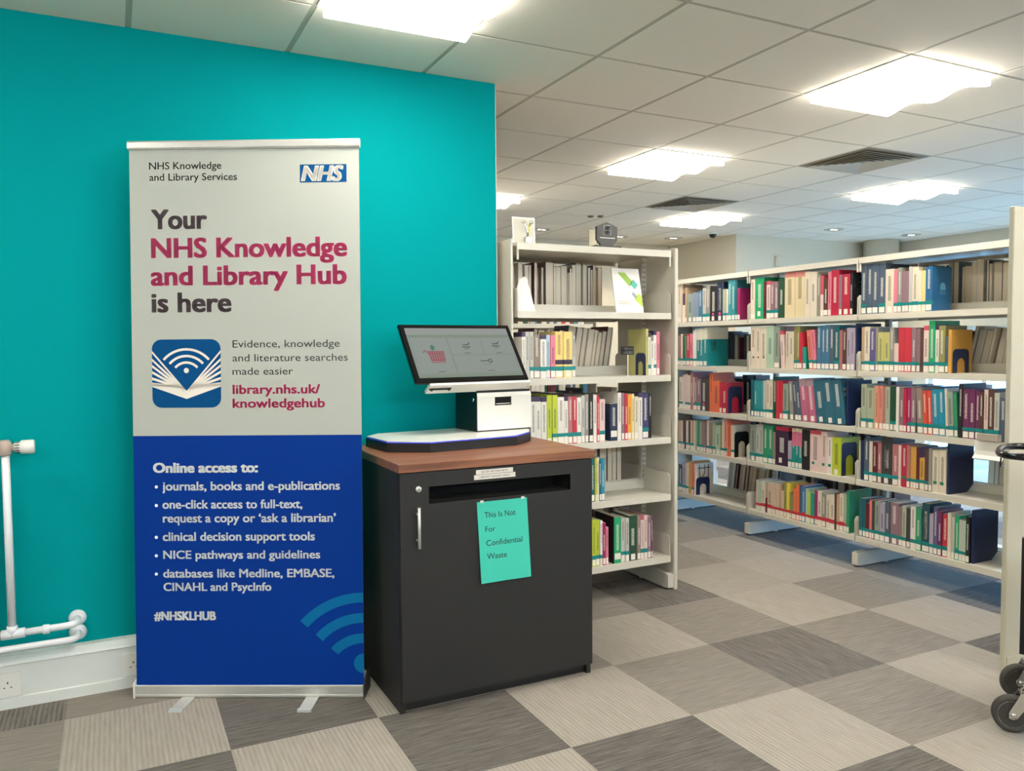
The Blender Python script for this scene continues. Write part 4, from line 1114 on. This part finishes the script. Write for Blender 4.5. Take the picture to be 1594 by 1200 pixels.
# ------------------------------------------------------------------ book ends
def arch_end(label, loc, rz, w=.125, h=.165, mt=None, group='arched metal book ends'):
    t = thing('book_end', label, 'book end', loc, rz, group)
    out = [(0, 0)] + [(w, 0)] + arc(w - .025, h - .025, .025, 0, 90, 6) + arc(.025, h - .025, .025, 90, 180, 6)
    a0, a1, ah = w * .28, w * .76, h * .62
    r = (a1 - a0) / 2
    left = [(0, .0), (a0, .0), (a0, ah - r)] + arc((a0 + a1) / 2, ah - r, r, 180, 90, 8)[1:]
    mb = MB()
    # frame around the arch opening, two halves
    half1 = [(0, 0), (a0, 0)] + arc((a0 + a1) / 2, ah - r, r, 180, 90, 8) + [((a0 + a1) / 2, h)] + arc(.025, h - .025, .025, 90, 180, 6)
    half2 = [(a1, 0), (w, 0)] + arc(w - .025, h - .025, .025, 0, 90, 6) + [((a0 + a1) / 2, h)] + arc((a0 + a1) / 2, ah - r, r, 90, 0, 8)
    for p in (half1, half2): mb.prism(p, 'x', 0, .0015, 0)
    mb.build('plate', mt or M['navysteel'], t)
    return t
def end_of(key, n=None):
    ks = [k[1] for k in BOOKS if k[0] == key]
    b, w, h, D = BOOKS[(key, max(ks) if n is None else n)]
    return b, w, h, D
for key, lb, hh in (('F3', 'navy arched book end beside the crimson book, third shelf, far bay', .19), ('F4', 'black arched book end closing the fourth shelf of the far bay', .18), ('F5', 'navy arched book end before the white patterned book, bottom shelf', .13),
                ('M4', 'navy arched book end beside the lime book, fourth shelf, middle bay', .20), ('N2', 'navy arched book end beside the ochre book, second shelf, near bay', .125)):
    z = SHELF_Z[int(key[1]) - 1]
    arch_end(lb, (RX + .02, RY - ROW_END[key] - .0012, z), -math.pi / 2, .13, hh, M['black'] if key == 'F4' else None)
b, w, h, D = BOOKS[('L2', 11)]
arch_end('purple arched book end below the small exam books sign, narrow bookcase', (b.location.x - .0025, LY + .012, SHELF_Z[1]), 0, .09, .118)

def blade(label, loc, h, D):
    """tall navy sheet book end with clipped corners, closing a row"""
    t = thing('book_end', label, 'book end', loc, -math.pi / 2, 'tall navy book ends')
    MB().prism([(0, 0), (D - .05, 0), (D, .04), (D, h), (0, h)], 'x', 0, .012).build('plate', M['navysteel'], t)
for key, lb, h_ in (('N4', 'tall navy book end after the cream books, fourth shelf, near bay', .285), ('N5', 'tall navy book end after the black book, bottom shelf, near bay', .275), ('M2', 'tall navy book end closing the second shelf of the middle bay', .275), ('M3', 'tall navy book end closing the third shelf of the middle bay', .27)):
    blade(lb, (RX + .024, RY - ROW_END[key] - .0015, SHELF_Z[int(key[1]) - 1] + .0003), h_, .2)
for key, lb in (('N3', 'dark slate book end plate closing the third shelf, near bay'),):
    t = thing('book_end', lb, 'book end', (RX + .02, RY - ROW_END[key] - .002, SHELF_Z[2]), -math.pi / 2)
    MB().prism(rrect(0, 0, .12, .2, .015), 'x', 0, .0015).build('plate', M['navysteel'], t)
    MB().box(.0016, .002, .04, .1, .03, .14).build('printed_card', M['bar'], t)

# exam books sign
t = thing('shelf_sign', 'small black exam books sign clipped to the second shelf, narrow bookcase', 'sign', (2.372, LY + .007, SHELF_Z[1]))
MB().box(.002, .007, -.001, .001, .0006, .13).box(-.001, .01, -.003, .015, .0006, .003).build('stem', M['kwhite'], t)
MB().bbox(-.038, .038, -.006, -.001, .11, .154, .001).build('plate', M['black'], t)
sx = MB()
T = facing((0, -.0066, 0), (1, 0, 0), (0, 0, 1))
put_text(sx, 'EXAM', T, -.03, .1345, .06, .0135, .06); put_text(sx, 'BOOKS', T, -.03, .1145, .06, .0135, .06)
sx.build('lettering', M['lightink'], t)

# yellow book standing turned out at the end of the second shelf
def display_leaflet(label, loc, rz, w, h, th, tilt, mt, extra=None):
    t = thing('leaflet', label, 'leaflet', loc, rz)
    T = Matrix.Rotation(-R(tilt), 4, 'X')
    MB().box(0, w, 0, .0015, 0, h, 0, T).box(0, w, th - .0015, th, 0, h, 0, T).box(0, .0015, .0015, th - .0015, 0, h, 0, T).build('cover', mt, t)
    MB().box(.0016, w - .002, .0016, th - .0016, .001, h - .001, 0, T).build('page_block', M['paper'], t)
    if extra: extra(t, T)
    return t
def slashes(t, T):
    P = T @ facing((0, -.0006, 0), (1, 0, 0), (0, 0, 1))
    for nm, c, poly in (('green_stripe', '8fb53c', [(.035, .215), (.08, .215), (.125, .165), (.1, .14)]), ('teal_square', '3fb39b', [(.105, .155), (.13, .18), (.155, .15), (.132, .125)]),
                        ('grey_square', '9aa5a8', [(.108, .098), (.12, .112), (.143, .088), (.13, .074)]), ('lime_stripe', 'b4cc3a', [(.122, .072), (.155, .105), (.171, .086), (.171, .03)])):
        mb = MB(); flat(mb, poly, P); mb.build(nm, mat('leaflet_' + nm, c, .45), t)
    mb = MB()
    for z, x1 in ((.058, .1), (.05, .085), (.044, .11)): flat(mb, [(.02, z), (x1, z), (x1, z + .004), (.02, z + .004)], P)
    mb.build('faint_print', M['bar'], t)
display_leaflet('white leaflet with green and teal diagonal stripes displayed on the top shelf', (2.34, LY + .055, SHELF_Z[0] + .0025), R(0), .172, .238, .008, 12, mat('cover_white_display', 'e8e6e0', .4), slashes)
t = thing('book_end', 'white curved book end standing alone at left on the top shelf', 'book end', (1.757, LY + .04, SHELF_Z[0] + .0005))
poly = [(0, 0), (.098, 0), (.065, .15)] + arc(.045, .15, .02, 0, 90, 5) + [(.02, .155), (.006, .12)]
MB().prism(poly, 'y', 0, .002, 0, Matrix.Rotation(-R(6), 4, 'X')).build('plate', M['white'], t)
MB().box(.01, .09, -.02, .0, 0, .0015).build('tongue', M['white'], t)

# ------------------------------------------------------------------ on top of the narrow bookcase
TZ = 1.8125
t = thing('picture_card', 'white card with pale picture standing behind the small trophy', 'card', (1.765, 3.52, TZ))
T = Matrix.Rotation(-R(3), 4, 'X')
MB().box(0, .126, 0, .004, 0, .138, 0, T).build('card', M['white'], t)
pc_ = MB(); P = T @ facing((0, -.0006, 0), (1, 0, 0), (0, 0, 1))
flat(pc_, [(.008, .012), (.118, .012), (.118, .13), (.008, .13)], P)
pc_.build('printed_picture', mat('card_picture', 'cfcabb', .25), t)
t = thing('trophy', 'small silver and gold forked trophy on a dark block', 'trophy', (1.828, 3.485, TZ))
MB().bbox(-.02, .02, -.015, .015, 0, .006, .001).build('foot', M['black'], t)
MB().bbox(-.017, .017, -.012, .012, .006, .036, .002).build('block', M['chrome'], t)
gold = mat('trophy_gold', 'b9b25a', .25, .9)
for s in (-1, 1):
    MB().tube([(0, 0, .036), (s * .002, 0, .06), (s * .008, 0, .082), (s * .02, 0, .108)], .0045).build('arm', gold if s > 0 else M['chrome'], t)
    MB().tube([(s * .014, 0, .108), (s * .03, 0, .106)], .006).build('arm_tip', M['chrome'], t)

t = thing('award_plaque', 'dark grey hexagonal award plaque standing on top of the narrow bookcase', 'plaque', (2.275, 3.47, TZ))
grey = mat('plaque_grey', '4b4a46', .4)
MB().bbox(-.078, .078, -.025, .03, 0, .012, .002).build('base', grey, t)
hexa = [(-.034, .012), (.034, .012), (.062, .042), (.062, .108), (.0, .132), (-.062, .108), (-.062, .042)]
MB().prism(hexa, 'y', -.008, .008).build('plate', grey, t)
wm = MB(); P = facing((0, -.0086, 0), (1, 0, 0), (0, 0, 1))
put_text(wm, 'UH', P, -.017, .094, .034, .018, .02); put_text(wm, 'NN', P, -.017, .07, .034, .018, .02)
for x0, z0, x1, z1 in ((-.021, .066, -.0195, .116), (.0195, .066, .021, .116), (-.021, .1145, .021, .116), (-.044, .05, .046, .0535)): flat(wm, [(x0, z0), (x1, z0), (x1, z1), (x0, z1)], P)
wm.build('engraved_mark', M['lightink'], t)

# ------------------------------------------------------------------ right edge: tall panel, book trolley
t = thing('screen_panel', 'tall plain beige panel standing behind the trolley wheels', 'panel', (3.147, 1.93, 0))
MB().bbox(0, .6, 0, .022, .0005, 1.845, .003).build('board', M['beigepanel'], t)
MB().box(.01, .59, -.004, -.0002, .0005, .06).build('kick_strip', M['beigepanel'], t)

t = thing('label_holder', 'clear acrylic holder with white curved lip clipped to the third shelf edge', 'holder', (RX - .004, 2.545, SHELF_Z[2]), -math.pi / 2)
lipp = [(-.03, -.085), (-.028, -.088), (-.012, -.07), (-.008, -.045), (-.008, -.0), (-.011, -.0), (-.011, -.045), (-.015, -.068)]
MB().prism([(a, b - .002) for a, b in lipp], 'x', .0, .15).build('curved_lip', M['kwhite'], t)
acr = mat('clear_acrylic', 'd8cfc4', .1); acr.node_tree.nodes['Principled BSDF'].inputs['Transmission Weight'].default_value = .6
MB().bbox(.02, .13, -.03, .0, .004, .04, .003).build('acrylic_block', acr, t)

e = Vector((.28, .15, 0)).normalized()
p1 = Vector((2.71, 1.61, 0)); outv = Vector((e.y, -e.x, 0))
t = thing('book_trolley', 'book trolley with black frame and grey castors at the right edge', 'trolley', (2.69, 1.62, 0), math.atan2(e.y, e.x))
# local x along the narrow end, local -y runs out of the picture
def castor(x, y, yaw, nm=True):
    A = Matrix.Translation((x, y, 0)) @ Matrix.Rotation(yaw, 4, 'Z')
    wl = MB().lathe([(.046, -.012), (.050, -.016), (.0595, -.015), (.0625, -.009), (.0625, .009), (.0595, .015), (.050, .016), (.046, .012)], 0, A @ Matrix.Translation((0, 0, .0625)) @ axis_to((1, 0, 0)), 32)
    wo = wl.build('castor_wheel', M['rubber'], t)
    MB().lathe([(0, -.013), (.012, -.013), (.014, -.009), (.040, -.007), (.044, -.012), (.047, -.012), (.047, .012), (.044, .012), (.040, .007), (.014, .009), (.012, .013), (0, .013)], 0, A @ Matrix.Translation((0, 0, .0625)) @ axis_to((1, 0, 0)), 32).build('wheel_hub', M['wheelgrey'], wo)
    fk = MB()
    for s in (-1, 1):
        xx = s * .021
        fk.prism([(.014, .052), (.012, .075), (-.02, .14), (-.062, .14), (-.05, .115), (-.012, .055), (.0, .048)][::-1], 'x', xx - .0015, xx + .0015, 0, A)
        fk.lathe([(.009, 0), (.009, .005), (.006, .007), (0, .007)], 0, A @ Matrix.Translation((xx, 0, .0625)) @ axis_to((s, 0, 0)), 12)
    fk.box(-.023, .023, -.062, -.02, .138, .142, 0, A)
    fk.lathe([(.02, .142), (.02, .15), (.012, .156), (.012, .168)], 0, A @ Matrix.Translation((0, -.042, 0)), 16)
    fk.build('castor_fork', M['chrome'], t)
castor(.0, .0, R(14)); castor(.318, .0, R(30))
for x, y in ((.318, -.014), (.0, -.075)):
    MB().box(x - .012, x + .012, y - .012, y + .012, .168, .60 if y > -.05 else .93).build('corner_post', M['black'], t)
for z in (.2, .55, .9):
    MB().box(-.0, .318, -.9, -.09, z, z + .012).build('trolley_shelf', M['black'], t)
for x in (.0, .318):
    MB().box(x - .012, x + .012, -.92, -.896, .168, .93).build('corner_post', M['black'], t)
    castor(x, -.91, R(20))
# looped handle at the end
hp = []
for q in range(40):
    a = 2 * math.pi * q / 40
    hx_, hy_ = math.cos(a), math.sin(a)
    hp.append((.16 + .165 * math.copysign(abs(hx_) ** .6, hx_), -.052 + .115 * math.copysign(abs(hy_) ** .7, hy_), .936))
MB().tube(hp, .0125, 0, 12, True).build('handle', M['satin'], t)
"""hook under the handle"""
MB().tube([(.10, .052, .925), (.095, .055, .915), (.09, .056, .90), (.095, .056, .888), (.11, .05, .885)], .0028).build('cable_hook', M['black'], t)

# printed network of lines on the white book closing the bottom shelf of the far bay
if ('F5', 6) in BOOKS:
    b, w, h, D = BOOKS[('F5', 6)]
    mb = MB(); T = facing((w + .0006, 0, 0), (0, 1, 0), (0, 0, 1))
    for p, q in (((.02, .2), (.14, .2)), ((.035, .225), (.035, .14)), ((.085, .225), (.085, .16)), ((.12, .225), (.12, .02)), ((.035, .14), (.07, .115)), ((.085, .16), (.05, .11))):
        d = Vector((q[0] - p[0], q[1] - p[1])).normalized() * .0035
        n = (-d.y, d.x)
        flat(mb, [(p[0] + n[0], p[1] + n[1]), (p[0] - n[0], p[1] - n[1]), (q[0] - n[0], q[1] - n[1]), (q[0] + n[0], q[1] + n[1])][::-1], T)
    mb.build('cover_pattern', mat('cover_pattern_brown', '4a2622', .5), b)
